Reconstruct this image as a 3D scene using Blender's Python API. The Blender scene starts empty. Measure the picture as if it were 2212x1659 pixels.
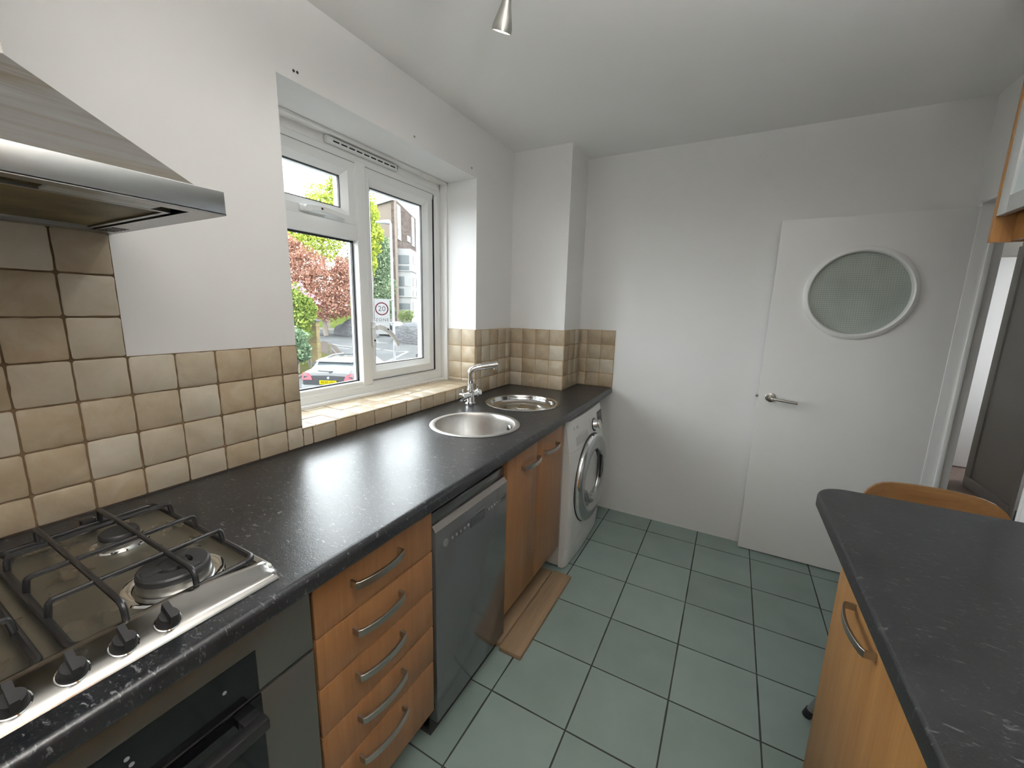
import bpy, bmesh, math, random
from mathutils import Vector, Matrix
random.seed(7)
SC = bpy.context.scene
COL = SC.collection
PI = math.pi

# ------------------------------------------------------------------ camera
CAM = Vector((1.3478, 0.1125, 1.4154)); YAW, PITCH, ROLL, FPX = 0.4962, -0.1827, 0.0242, 868.36
fw = Vector((-math.sin(YAW)*math.cos(PITCH), math.cos(YAW)*math.cos(PITCH), math.sin(PITCH)))
rt0 = Vector((math.cos(YAW), math.sin(YAW), 0)); up0 = rt0.cross(fw)
rt = rt0*math.cos(ROLL)+up0*math.sin(ROLL); up = -rt0*math.sin(ROLL)+up0*math.cos(ROLL)
cd = bpy.data.cameras.new('camera'); cam = bpy.data.objects.new('camera', cd); COL.objects.link(cam)
cam.matrix_world = Matrix(((rt.x, up.x, -fw.x, CAM.x), (rt.y, up.y, -fw.y, CAM.y), (rt.z, up.z, -fw.z, CAM.z), (0, 0, 0, 1)))
cd.sensor_fit = 'HORIZONTAL'; cd.sensor_width = 36; cd.lens = FPX/2212*36; cd.clip_start = 0.02; cd.clip_end = 600
SC.camera = cam

def at(px, py, axis, val):
    """world point seen at a pixel of the photograph, on the plane axis = val"""
    d = fw+rt*((px-1106)/FPX)-up*((py-829.5)/FPX)
    i = 'xyz'.index(axis)
    return CAM+d*((val-CAM[i])/d[i])

def far(px, py, dist):
    d = fw+rt*((px-1106)/FPX)-up*((py-829.5)/FPX)
    return CAM+d*dist

# ------------------------------------------------------------------ world, light, exposure
w = bpy.data.worlds.new('overcast'); SC.world = w; w.use_nodes = True
nt = w.node_tree; bg = nt.nodes['Background']
tc = nt.nodes.new('ShaderNodeTexCoord'); nz = nt.nodes.new('ShaderNodeTexNoise'); nz.inputs['Scale'].default_value = 2.2
cr = nt.nodes.new('ShaderNodeValToRGB'); cr.color_ramp.elements[0].color = (0.80, 0.86, 0.93, 1); cr.color_ramp.elements[1].color = (0.96, 0.98, 1.0, 1)
nt.links.new(tc.outputs['Generated'], nz.inputs['Vector']); nt.links.new(nz.outputs['Fac'], cr.inputs['Fac']); nt.links.new(cr.outputs['Color'], bg.inputs['Color'])
bg.inputs['Strength'].default_value = 10.5
vs = SC.view_settings; vs.view_transform = 'Standard'; vs.look = 'None'; vs.gamma = 1; vs.exposure = 0.36; vs.use_curve_mapping = False
SC.cycles.use_denoising = True
SC.cycles.max_bounces = 10; SC.cycles.diffuse_bounces = 7; SC.cycles.glossy_bounces = 5; SC.cycles.transparent_max_bounces = 12
SC.cycles.sample_clamp_indirect = 6.0

def portal(name, loc, sx, sy, rot):
    l = bpy.data.lights.new(name, 'AREA'); l.shape = 'RECTANGLE'; l.size = sx; l.size_y = sy; l.cycles.is_portal = True
    o = bpy.data.objects.new(name, l); COL.objects.link(o); o.location = loc; o.rotation_euler = rot
portal('window_portal', (-0.37, 1.55, 1.54), 1.15, 1.15, (0, -PI/2, 0))

# ------------------------------------------------------------------ mesh helpers
ORG = {}
def _fin(bm, ang=0.62):
    bmesh.ops.recalc_face_normals(bm, faces=bm.faces[:])
    for f in bm.faces: f.smooth = True
    for e in bm.edges:
        if len(e.link_faces) == 2:
            e.smooth = e.link_faces[0].normal.angle(e.link_faces[1].normal, 0) < ang
        else: e.smooth = False

def obj(name, bm, mats, parent=None, ang=0.62, org=None, **props):
    if not isinstance(mats, (list, tuple)): mats = [mats]
    _fin(bm, ang)
    me = bpy.data.meshes.new(name)
    o = bpy.data.objects.new(name, me)
    base = ORG[parent.name] if parent else Vector(org if org else (0, 0, 0))
    if base.length: bmesh.ops.translate(bm, verts=bm.verts[:], vec=-base)
    bm.to_mesh(me); bm.free()
    for m in mats: me.materials.append(m)
    COL.objects.link(o)
    if parent: o.parent = parent
    else: o.location = base
    ORG[o.name] = base
    for k, v in props.items(): o[k] = v
    return o

def thing(name, label, cat, loc=(0, 0, 0), group=None):
    o = bpy.data.objects.new(name, None); COL.objects.link(o); o.location = loc; o.empty_display_size = 0.05
    ORG[o.name] = Vector(loc)
    o['label'] = label; o['category'] = cat
    if group: o['group'] = group
    return o

def tag(o, label, cat, group=None):
    o['label'] = label; o['category'] = cat
    if group: o['group'] = group
    return o

def struct(name, bm, m, parent=None, **k):
    o = obj(name, bm, m, parent, **k)
    if parent is None: o['kind'] = 'structure'
    return o

def BM(): return bmesh.new()

def box(bm, x0, x1, y0, y1, z0, z1, bev=0, seg=2, mi=0):
    r = bmesh.ops.create_cube(bm, size=1)
    vs_ = r['verts']
    for v in vs_:
        v.co = Vector(((x0+x1)/2+v.co.x*(x1-x0), (y0+y1)/2+v.co.y*(y1-y0), (z0+z1)/2+v.co.z*(z1-z0)))
    fs = {f for v in vs_ for f in v.link_faces}
    for f in fs: f.material_index = mi
    if bev > 0:
        es = list({e for v in vs_ for e in v.link_edges})
        rr = bmesh.ops.bevel(bm, geom=es, offset=bev, segments=seg, profile=0.5, affect='EDGES')
        for f in rr['faces']: f.material_index = mi
        return list({v for f in rr['faces'] for v in f.verts})
    return vs_

def xf(verts, mat):
    for v in verts: v.co = mat @ v.co

def cyl(bm, p0, p1, r0, r1=None, n=24, caps=True, mi=0):
    p0, p1 = Vector(p0), Vector(p1); r1 = r0 if r1 is None else r1
    ax = (p1-p0).normalized()
    a = ax.orthogonal().normalized(); b = ax.cross(a)
    A = [bm.verts.new(p0+(a*math.cos(t)+b*math.sin(t))*r0) for t in [2*PI*i/n for i in range(n)]]
    B = [bm.verts.new(p1+(a*math.cos(t)+b*math.sin(t))*r1) for t in [2*PI*i/n for i in range(n)]]
    for i in range(n):
        f = bm.faces.new((A[i], A[(i+1) % n], B[(i+1) % n], B[i])); f.material_index = mi
    if caps:
        for L in (A[::-1], B): bm.faces.new(L).material_index = mi
    return A+B

def lathe(bm, prof, c, axis, n=48, mi=0, closed=False, ph=0):
    """prof: list of (radius, height along axis)"""
    c = Vector(c); ax = Vector(axis).normalized(); a = ax.orthogonal().normalized(); b = ax.cross(a)
    rings = []
    for r, h in prof:
        if r < 1e-6: rings.append([bm.verts.new(c+ax*h)])
        else: rings.append([bm.verts.new(c+ax*h+(a*math.cos(2*PI*i/n+ph)+b*math.sin(2*PI*i/n+ph))*r) for i in range(n)])
    prs = list(zip(rings, rings[1:]))
    if closed: prs.append((rings[-1], rings[0]))
    for A, B in prs:
        for i in range(n):
            j = (i+1) % n
            if len(A) == 1 and len(B) == 1: continue
            if len(A) == 1: f = bm.faces.new((A[0], B[i], B[j]))
            elif len(B) == 1: f = bm.faces.new((A[i], A[j], B[0]))
            else: f = bm.faces.new((A[i], A[j], B[j], B[i]))
            f.material_index = mi
    return [v for r_ in rings for v in r_]

def smooth_path(pts, it=2):
    pts = [Vector(p) for p in pts]
    for _ in range(it):
        q = [pts[0]]
        for a, b in zip(pts, pts[1:]): q += [a*.75+b*.25, a*.25+b*.75]
        q.append(pts[-1]); pts = q
    return pts

def tube(bm, pts, r, n=12, mi=0, caps=True, rr=None, up=None, flat=None):
    """tube along pts; rr: radius per point; flat=(w,h) gives a rectangular section"""
    pts = [Vector(p) for p in pts]; rings = []
    prev = None
    for i, p in enumerate(pts):
        t = (pts[min(i+1, len(pts)-1)]-pts[max(i-1, 0)]).normalized()
        if up is not None: a = Vector(up)
        elif prev is None: a = t.orthogonal()
        else: a = prev
        a = (a-t*a.dot(t)).normalized(); b = t.cross(a); prev = a
        R = rr[i] if rr else r
        if flat:
            w_, h_ = flat[0]/2, flat[1]/2; c_ = min(w_, h_)*.25
            sec = [(w_-c_, h_), (-w_+c_, h_), (-w_, h_-c_), (-w_, -h_+c_), (-w_+c_, -h_), (w_-c_, -h_), (w_, -h_+c_), (w_, h_-c_)]
            rings.append([bm.verts.new(p+b*x+a*y) for x, y in sec])
        else:
            rings.append([bm.verts.new(p+(a*math.cos(2*PI*k/n)+b*math.sin(2*PI*k/n))*R) for k in range(n)])
    for A, B in zip(rings, rings[1:]):
        m = len(A)
        for k in range(m):
            bm.faces.new((A[k], A[(k+1) % m], B[(k+1) % m], B[k])).material_index = mi
    if caps:
        bm.faces.new(rings[0][::-1]).material_index = mi; bm.faces.new(rings[-1]).material_index = mi
    return [v for r_ in rings for v in r_]

def prism(bm, poly, ext, mi=0, bev=0):
    """poly: list of 3D points, extruded by vector ext"""
    ext = Vector(ext)
    A = [bm.verts.new(Vector(p)) for p in poly]; B = [bm.verts.new(Vector(p)+ext) for p in poly]
    n = len(A); fs = [bm.faces.new(A[::-1]), bm.faces.new(B)]
    for i in range(n): fs.append(bm.faces.new((A[i], A[(i+1) % n], B[(i+1) % n], B[i])))
    for f in fs: f.material_index = mi
    if bev:
        es = [e for e in fs[1].edges]
        rr = bmesh.ops.bevel(bm, geom=es, offset=bev, segments=2, profile=0.5, affect='EDGES')
        for f in rr['faces']: f.material_index = mi
    return A+B

# ------------------------------------------------------------------ materials
def mat(name, col=(.8, .8, .8), rough=.5, metal=0, spec=.5, coat=0, emit=None, es=0, alpha=1):
    m = bpy.data.materials.new(name); m.use_nodes = True
    p = m.node_tree.nodes['Principled BSDF']
    p.inputs['Base Color'].default_value = (*col, 1); p.inputs['Roughness'].default_value = rough
    p.inputs['Metallic'].default_value = metal; p.inputs['Specular IOR Level'].default_value = spec
    p.inputs['Coat Weight'].default_value = coat
    if emit: p.inputs['Emission Color'].default_value = (*emit, 1); p.inputs['Emission Strength'].default_value = es
    return m
class N:
    """small node-graph helper on a material"""
    def __init__(s, m): s.t = m.node_tree; s.p = s.t.nodes['Principled BSDF']
    def n(s, t, **k):
        o = s.t.nodes.new('ShaderNode'+t)
        for a, b in k.items():
            if a.startswith('_'): o.inputs[a[1:].replace('_', ' ')].default_value = b
            else: setattr(o, a, b)
        return o
    def l(s, a, b): s.t.links.new(a, b)
    def pos(s, obj_=False, scale=(1, 1, 1), rot=(0, 0, 0), loc=(0, 0, 0)):
        g = s.n('NewGeometry') if not obj_ else s.n('TexCoord')
        m = s.n('Mapping'); m.inputs['Scale'].default_value = scale; m.inputs['Rotation'].default_value = rot; m.inputs['Location'].default_value = loc
        s.l(g.outputs['Object' if obj_ else 'Position'], m.inputs['Vector']); return m.outputs['Vector']
    def noise(s, v, scale, det=3, rough=.5, dist=0):
        o = s.n('TexNoise', _Scale=scale, _Detail=det, _Roughness=rough, _Distortion=dist); s.l(v, o.inputs['Vector']); return o.outputs['Fac']
    def ramp(s, f, stops):
        r = s.n('ValToRGB'); e = r.color_ramp.elements
        while len(e) < len(stops): e.new(.5)
        for i, (p_, c) in enumerate(stops):
            e[i].position = p_; e[i].color = (*c, 1) if len(c) == 3 else c
        s.l(f, r.inputs['Fac']); return r.outputs['Color']
    def math(s, op, a, b=None, clamp=False):
        o = s.n('Math', operation=op, use_clamp=clamp)
        for i, x in enumerate((a, b)):
            if x is None: continue
            if isinstance(x, (int, float)): o.inputs[i].default_value = x
            else: s.l(x, o.inputs[i])
        return o.outputs[0]
    def mix(s, f, a, b, blend='MIX'):
        o = s.n('Mix', data_type='RGBA', blend_type=blend)
        for i, x in ((0, f), (6, a), (7, b)):
            if isinstance(x, (int, float)): o.inputs[i].default_value = x
            elif isinstance(x, tuple): o.inputs[i].default_value = (*x, 1)
            else: s.l(x, o.inputs[i])
        return o.outputs[2]
    def bump(s, h, st=.2, d=.002):
        b = s.n('Bump', _Strength=st, _Distance=d); s.l(h, b.inputs['Height']); s.l(b.outputs[0], s.p.inputs['Normal'])
    def col(s, c): s.l(c, s.p.inputs['Base Color'])
    def rough(s, c): s.l(c, s.p.inputs['Roughness'])

def paint(name, col, rough=.55, var=.03, b=.12):
    m = mat(name, col, rough); g = N(m); v = g.pos()
    n1 = g.noise(v, 1.7, 3); c = tuple(x*(1-var) for x in col); d = tuple(min(1, x*(1+var)) for x in col)
    g.col(g.ramp(n1, [(.3, c), (.7, d)])); g.bump(g.noise(v, 90, 3), b, .001)
    return m
M_wall = paint('wall_paint', (.83, .83, .825), .5, .02)
M_ceil = paint('ceiling_paint', (.92, .92, .91), .8, .02)
M_gloss = paint('gloss_white', (.88, .88, .87), .3, .015, .04)
M_upvc = mat('white_upvc', (.80, .82, .82), .28)
M_dark = mat('black_gap', (.012, .012, .012), .8)
M_rubber = mat('black_gasket', (.02, .02, .022), .55)

def laminate(name='black_laminate', base=(.009, .010, .012), rough=.31, fleck=(.19, .20, .21), fdir=0.5):
    m = mat(name, base, rough, spec=.55); g = N(m)
    v = g.pos(scale=(26, 60, 30), rot=(0, 0, fdir)); w_ = g.pos(scale=(90, 150, 90), rot=(0, 0, fdir+.4))
    f1 = g.noise(v, 2.1, 3, .6, .6); f2 = g.noise(w_, 1.6, 3, .6, .4); f3 = g.noise(g.pos(), 9, 4)
    a = g.ramp(f1, [(.61, (0, 0, 0)), (.70, (.8, .8, .8))]); b = g.ramp(f2, [(.60, (0, 0, 0)), (.72, (.32, .32, .32))])
    k = g.math('MAXIMUM', a, b)
    basec = g.ramp(f3, [(.3, tuple(x*.7 for x in base)), (.75, tuple(x*1.6 for x in base))])
    g.col(g.mix(k, basec, fleck))
    g.bump(g.math('ADD', g.noise(g.pos(), 320, 2), g.noise(g.pos(), 60, 3)), .22, .0012)
    g.rough(g.ramp(f3, [(.3, (rough*.97,)*3), (.7, (rough*1.05,)*3)]))
    return m
M_top = laminate()
M_top2 = laminate('black_laminate_peninsula', (.010, .011, .012), .45, (.085, .09, .09), .9)

def wood(name, c1, c2, rough=.38, scale=1.0, axis='z'):
    m = mat(name, c1, rough); g = N(m)
    sc = {'z': (26, 26, 1.6), 'y': (26, 1.6, 26), 'x': (1.6, 26, 26)}[axis]
    v = g.pos(scale=tuple(x*scale for x in sc)); big = g.noise(g.pos(scale=(6, 6, .5) if axis == 'z' else (1, 1, 1)), 1.2, 2)
    n1 = g.noise(v, 1, 4, .6, .8); n2 = g.noise(g.pos(scale=tuple(x*6 for x in sc)), 1, 3)
    f = g.math('ADD', g.math('MULTIPLY', n1, .55), g.math('ADD', g.math('MULTIPLY', n2, .2), g.math('MULTIPLY', big, .25)))
    g.col(g.ramp(f, [(.36, c2), (.62, c1)])); g.bump(n2, .08, .0008)
    return m
M_wood = wood('honey_wood', (.29, .142, .056), (.21, .096, .036))
M_wood2 = wood('honey_wood_warm', (.43, .215, .068), (.32, .145, .042))
M_woodedge = wood('wood_edge', (.40, .18, .06), (.30, .125, .04))
M_ply = wood('bent_plywood', (.24, .125, .045), (.15, .07, .022), .38, .6, 'x')
M_plank = wood('brown_plank', (.28, .19, .11), (.19, .13, .075), .7, .8, 'y')
M_steel = mat('brushed_steel', (.56, .56, .55), .3, 1)
g = N(M_steel); n_ = g.noise(g.pos(scale=(6, 300, 6)), 1, 2); g.bump(n_, .04, .0004); g.rough(g.ramp(n_, [(.3, (.24,)*3), (.7, (.36,)*3)]))
M_satin = mat('satin_nickel', (.50, .49, .46), .32, 1)
M_chrome = mat('chrome', (.86, .87, .88), .06, 1)
M_sink = mat('worn_steel', (.60, .585, .56), .3, 1)
g = N(M_sink); n_ = g.noise(g.pos(), 70, 4); g.rough(g.ramp(n_, [(.3, (.33,)*3), (.7, (.45,)*3)])); g.col(g.ramp(g.noise(g.pos(), 12, 4), [(.35, (.52, .50, .475)), (.7, (.66, .65, .63))])); g.bump(g.noise(g.pos(), 400, 2), .05, .0002)
M_drain = mat('polished_wet_steel', (.70, .70, .69), .1, 1)
g = N(M_drain); g.bump(g.noise(g.pos(), 30, 2, .5, 1.2), .10, .001)
M_hoodm = mat('greasy_steel', (.42, .41, .39), .42, .9)
g = N(M_hoodm); f = g.noise(g.pos(scale=(3, 1.5, 22), rot=(.3, 0, 0)), 1.6, 4, .6, .6)
g.col(g.ramp(f, [(.34, (.19, .16, .115)), (.5, (.26, .25, .235)), (.7, (.31, .31, .305))])); g.rough(g.ramp(f, [(.3, (.55,)*3), (.7, (.36,)*3)]))
M_hoodlip = mat('hood_lip_steel', (.36, .365, .36), .32, 1)
M_filter = mat('greasy_filter', (.19, .15, .06), .5, .5)
g = N(M_filter); g.bump(g.noise(g.pos(scale=(1, 1, 1)), 200, 2), .5, .002); g.col(g.ramp(g.noise(g.pos(), 9, 3), [(.35, (.10, .08, .035)), (.7, (.26, .20, .085))]))
M_enam = mat('black_enamel', (.010, .010, .011), .32)
M_cast = mat('matt_black_cap', (.018, .018, .018), .5)
M_blackgl = mat('black_glass', (.004, .004, .005), .07)
M_plastic = mat('black_plastic', (.010, .010, .011), .42)
M_ovsteel = mat('oven_steel', (.22, .215, .20), .36, .85)
M_dw = mat('silver_grey_panel', (.17, .18, .185), .15, .6)
M_dwlip = mat('silver_lip', (.33, .31, .29), .4, .6)
M_dwdark = mat('dishwasher_button', (.34, .35, .35), .35, .6)
M_ink = mat('dark_print', (.03, .03, .032), .6)
M_grey = mat('grey_print', (.32, .33, .34), .5)
M_white = mat('white_enamel', (.72, .72, .71), .3)
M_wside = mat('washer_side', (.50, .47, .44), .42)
M_wring = mat('washer_silver', (.50, .51, .52), .25, .85)
M_wgrey = mat('washer_drawer_grey', (.50, .50, .50), .35)
M_glassd = mat('dark_door_glass', (.012, .012, .014), .12, spec=.12)
M_drum = mat('drum_grey', (.30, .31, .32), .35, .5)
M_plinth = mat('plinth_dark', (.035, .022, .014), .6)
M_bulb = mat('lit_bulb', (1, 1, 1), .4, emit=(1, .97, .92), es=12)
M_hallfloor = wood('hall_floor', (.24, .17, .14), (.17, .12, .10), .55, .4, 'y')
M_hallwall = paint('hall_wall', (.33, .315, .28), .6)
M_lens = mat('frosted_lens', (.55, .58, .58), .35)

def glassmat(name, tint=(1, 1, 1), refl=.045, rough=0.0):
    m = bpy.data.materials.new(name); m.use_nodes = True; t = m.node_tree; t.nodes.clear()
    nn = lambda k: t.nodes.new('ShaderNode'+k)
    o = nn('OutputMaterial'); mx = nn('MixShader'); tr = nn('BsdfTransparent'); gl = nn('BsdfGlossy'); ge = nn('NewGeometry'); dt = nn('VectorMath'); dt.operation = 'DOT_PRODUCT'
    def mt(op, a, b=None):
        q = nn('Math'); q.operation = op
        for i, x in enumerate((a, b)):
            if x is None: continue
            if isinstance(x, (int, float)): q.inputs[i].default_value = x
            else: t.links.new(x, q.inputs[i])
        return q.outputs[0]
    t.links.new(ge.outputs['Incoming'], dt.inputs[0]); t.links.new(ge.outputs['Normal'], dt.inputs[1])
    f = mt('ADD', mt('MULTIPLY', mt('POWER', mt('SUBTRACT', 1.0, mt('ABSOLUTE', dt.outputs['Value'])), 5.0), .9), refl)
    tr.inputs['Color'].default_value = (*tint, 1); gl.inputs['Roughness'].default_value = rough
    t.links.new(f, mx.inputs[0]); t.links.new(tr.outputs[0], mx.inputs[1]); t.links.new(gl.outputs[0], mx.inputs[2]); t.links.new(mx.outputs[0], o.inputs[0])
    return m
M_glass = glassmat('window_glass', (.97, .985, .975))

# frosted wired porthole glass
M_wired = mat('wired_glass', (.36, .41, .375), .22)
g = N(M_wired); sp = g.n('SeparateXYZ'); g.l(g.pos(), sp.inputs[0])
def lines(g, c, pitch, wd):
    f = g.math('FRACT', g.math('DIVIDE', c, pitch)); return g.math('LESS_THAN', f, wd)
wire = g.math('MAXIMUM', lines(g, sp.outputs['X'], .0105, .16), lines(g, sp.outputs['Z'], .0105, .16))
g.col(g.mix(g.math('MULTIPLY', wire, .55), g.ramp(g.noise(g.pos(), 7, 2), [(.3, (.34, .385, .35)), (.7, (.42, .47, .43))]), (.20, .23, .20)))
g.bump(g.noise(g.pos(), 120, 2), .3, .001)
M_frost = mat('frosted_cabinet_glass', (.62, .70, .71), .25)

# floor tiles
M_floor = mat('sage_floor_tiles', (.2, .26, .24), .42)
g = N(M_floor); sp = g.n('SeparateXYZ'); g.l(g.pos(), sp.inputs[0])
T, GX, GY = .2948, .6947, 2.6911
wob = g.math('MULTIPLY', g.math('SUBTRACT', g.noise(g.pos(), 6, 3), .5), .004)
def gr(c, o, T, wdt):
    f = g.math('FRACT', g.math('DIVIDE', g.math('ADD', g.math('SUBTRACT', c, o), 20*T), T))
    d = g.math('SUBTRACT', .5, g.math('ABSOLUTE', g.math('SUBTRACT', f, .5)))
    return g.math('LESS_THAN', g.math('ADD', g.math('MULTIPLY', d, T), wob), wdt)
grout = g.math('MAXIMUM', gr(sp.outputs['X'], GX, T, .0030), gr(sp.outputs['Y'], GY, T, .0028))
cx_ = g.math('FLOOR', g.math('DIVIDE', g.math('ADD', g.math('SUBTRACT', sp.outputs['X'], GX), 20*T), T))
cy_ = g.math('FLOOR', g.math('DIVIDE', g.math('ADD', g.math('SUBTRACT', sp.outputs['Y'], GY), 20*T), T))
wn = g.n('TexWhiteNoise', noise_dimensions='2D'); cb = g.n('CombineXYZ'); g.l(cx_, cb.inputs[0]); g.l(cy_, cb.inputs[1]); g.l(cb.outputs[0], wn.inputs['Vector'])
tile = g.ramp(g.math('ADD', g.math('MULTIPLY', wn.outputs['Value'], .35), g.math('MULTIPLY', g.noise(g.pos(), 5, 4), .65)), [(.25, (.180, .235, .216)), (.75, (.24, .31, .288))])
g.col(g.mix(grout, tile, (.022, .024, .02)))
g.bump(g.math('SUBTRACT', g.math('MULTIPLY', g.noise(g.pos(), 220, 2), .12), grout), .35, .0016)
g.rough(g.math('ADD', g.math('MULTIPLY', grout, .3), .40))

# wall tiles: colour attribute gives each tile its own tone
def tile_mat(name):
    m = mat(name, (.6, .5, .38), .42); g = N(m)
    at_ = g.n('Attribute', attribute_name='tone'); sp = g.n('SeparateColor'); g.l(at_.outputs['Color'], sp.inputs[0])
    cl = g.noise(g.pos(), 16, 4, .6, .5)
    base = g.ramp(g.math('ADD', g.math('MULTIPLY', sp.outputs[0], .5), g.math('MULTIPLY', cl, .5)), [(.20, (.37, .285, .185)), (.48, (.47, .405, .305)), (.78, (.58, .525, .43))])
    g.col(base); g.bump(g.noise(g.pos(), 40, 4), .35, .002)
    return m
M_tile = tile_mat('tumbled_stone_tile')
M_grout = mat('brown_grout', (.115, .072, .032), .85)
M_grout2 = mat('pale_ochre_grout', (.36, .25, .13), .85)

# ------------------------------------------------------------------ room shell
H = 2.40; XC, YC, YF = .395, 2.559, 2.863; XR = 2.265; YB = -1.35
Y1, Y2, ZS, ZT = .9935, 2.1306, .945, 2.133
bm = BM(); box(bm, -.02, XR+.1, YB, YF, -.12, 0); struct('floor', bm, M_floor)
bm = BM(); box(bm, -.3, 5.2, YB-.1, 6.2, H, H+.12); struct('ceiling', bm, M_ceil)
bm = BM()
box(bm, -.34, 0, YB, Y1, -.1, H); box(bm, -.34, 0, Y2, YF+.1, -.1, H); box(bm, -.34, 0, Y1, Y2, -.1, ZS); box(bm, -.34, 0, Y1, Y2, ZT, H)
struct('wall_left', bm, M_wall)
bm = BM(); box(bm, 0, XC, YC, YF, 0, H); struct('wall_boxing', bm, M_wall)
bm = BM(); box(bm, 0, XR+.085, YF, YF+.1, -.1, H); struct('wall_far', bm, M_wall)
DY0, DY1, DZ = 2.045, 2.80, 1.945
bm = BM(); box(bm, XR, XR+.085, YB, DY0, 0, H); box(bm, XR, XR+.085, DY0, YF, DZ, H); box(bm, XR, XR+.085, DY1, YF, 0, DZ); struct('wall_right', bm, M_wall)
bm = BM(); box(bm, -.3, 5.2, YB-.1, YB, -.1, H); struct('wall_back', bm, M_wall)
# doorway lining with its stop bead
bm = BM()
box(bm, XR-.004, XR+.095, DY1-.012, DY1+.004, 0, DZ+.003, .002); box(bm, XR-.004, XR+.095, DY0-.004, DY0+.012, 0, DZ, .002); box(bm, XR-.004, XR+.095, DY0, DY1, DZ-.014, DZ+.003, .002)
box(bm, XR+.042, XR+.06, DY1-.024, DY1-.012, 0, DZ-.014, .002); box(bm, XR+.042, XR+.06, DY0+.012, DY0+.024, 0, DZ-.014, .002)
struct('trim_1', bm, M_gloss)
bm = BM(); cyl(bm, (2.318, DY1-.012, .80), (2.318, DY1-.014, .80), .005, n=14)
tag(obj('strike_hole', bm, M_dark, org=(2.318, DY1-.013, .80)), 'small dark round hole in the white door lining beside the open door', 'hole')

# hallway beyond the doorway
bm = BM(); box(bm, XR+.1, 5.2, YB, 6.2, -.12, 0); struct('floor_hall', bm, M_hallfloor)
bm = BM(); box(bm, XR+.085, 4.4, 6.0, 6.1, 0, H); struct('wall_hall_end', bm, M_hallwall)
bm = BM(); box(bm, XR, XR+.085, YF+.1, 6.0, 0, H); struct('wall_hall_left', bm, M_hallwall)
HX = 3.27
bm = BM(); box(bm, HX, HX+.12, 4.20, 4.93, 0, H); box(bm, HX, HX+.12, YB, 3.35, 0, H); box(bm, HX, HX+.12, 3.35, 4.20, 2.02, H); box(bm, HX+.12, 4.4, 4.93, 5.05, 0, H); box(bm, 4.4, 4.5, 4.93, 6.1, 0, .5); box(bm, 4.4, 4.5, 4.93, 6.1, 2.2, H)  # unseen opening left in the side wall, added to light the end door
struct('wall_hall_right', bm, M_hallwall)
bm = BM(); box(bm, HX-.014, HX, 4.20, 4.93, 0, .09, .004); struct('baseboard_hall', bm, M_hallwall)
bm = BM(); box(bm, HX-.012, HX+.02, 4.85, 4.94, 0, 2.0, .004); box(bm, HX-.02, HX, 4.20, 4.26, 0, 2.05, .004); struct('trim_2', bm, M_hallwall)
bm = BM(); box(bm, XR+.2, HX, 4.62, 4.66, 0, .006, .002); struct('trim_3', bm, M_plinth)
bm = BM(); box(bm, 2.75, 3.62, 5.50, 5.54, .01, 1.98, .003); struct('door_2', bm, M_gloss)
bm = BM(); box(bm, XR+.085, HX+1.2, 5.46, 5.58, 1.99, H); box(bm, 2.60, 2.745, 5.46, 5.58, 0, 1.99); box(bm, XR+.085, 2.60, 5.5, 5.56, 0, 1.99); box(bm, 3.63, 4.4, 5.46, 5.58, 0, 1.99); struct('wall_hall_door', bm, M_hallwall)
# glazed door of the hall
bm = BM()
for a, b, c, d in ((3.36, 3.44, 0.01, 2.01), (4.12, 4.19, .01, 2.01), (3.44, 4.12, .01, .10), (3.44, 4.12, 1.93, 2.01)): box(bm, HX+.03, HX+.08, a, b, c, d, .006)
d3 = struct('door_3', bm, M_upvc)
M_net = mat('white_net_curtain', (.85, .87, .9), .8); g = N(M_net); tl = g.n('BsdfTranslucent'); tl.inputs['Color'].default_value = (.85, .87, .9, 1); mx = g.n('MixShader'); mx.inputs[0].default_value = .6
g.l(g.p.outputs[0], mx.inputs[1]); g.l(tl.outputs[0], mx.inputs[2]); g.l(mx.outputs[0], M_net.node_tree.nodes['Material Output'].inputs['Surface'])
bm = BM(); box(bm, HX+.05, HX+.056, 3.44, 4.12, .10, 1.93); obj('curtained_pane', bm, M_net, d3)
portal('hall_portal', (HX+.2, 3.78, 1.02), .8, 1.95, (0, PI/2, 0))

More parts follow.
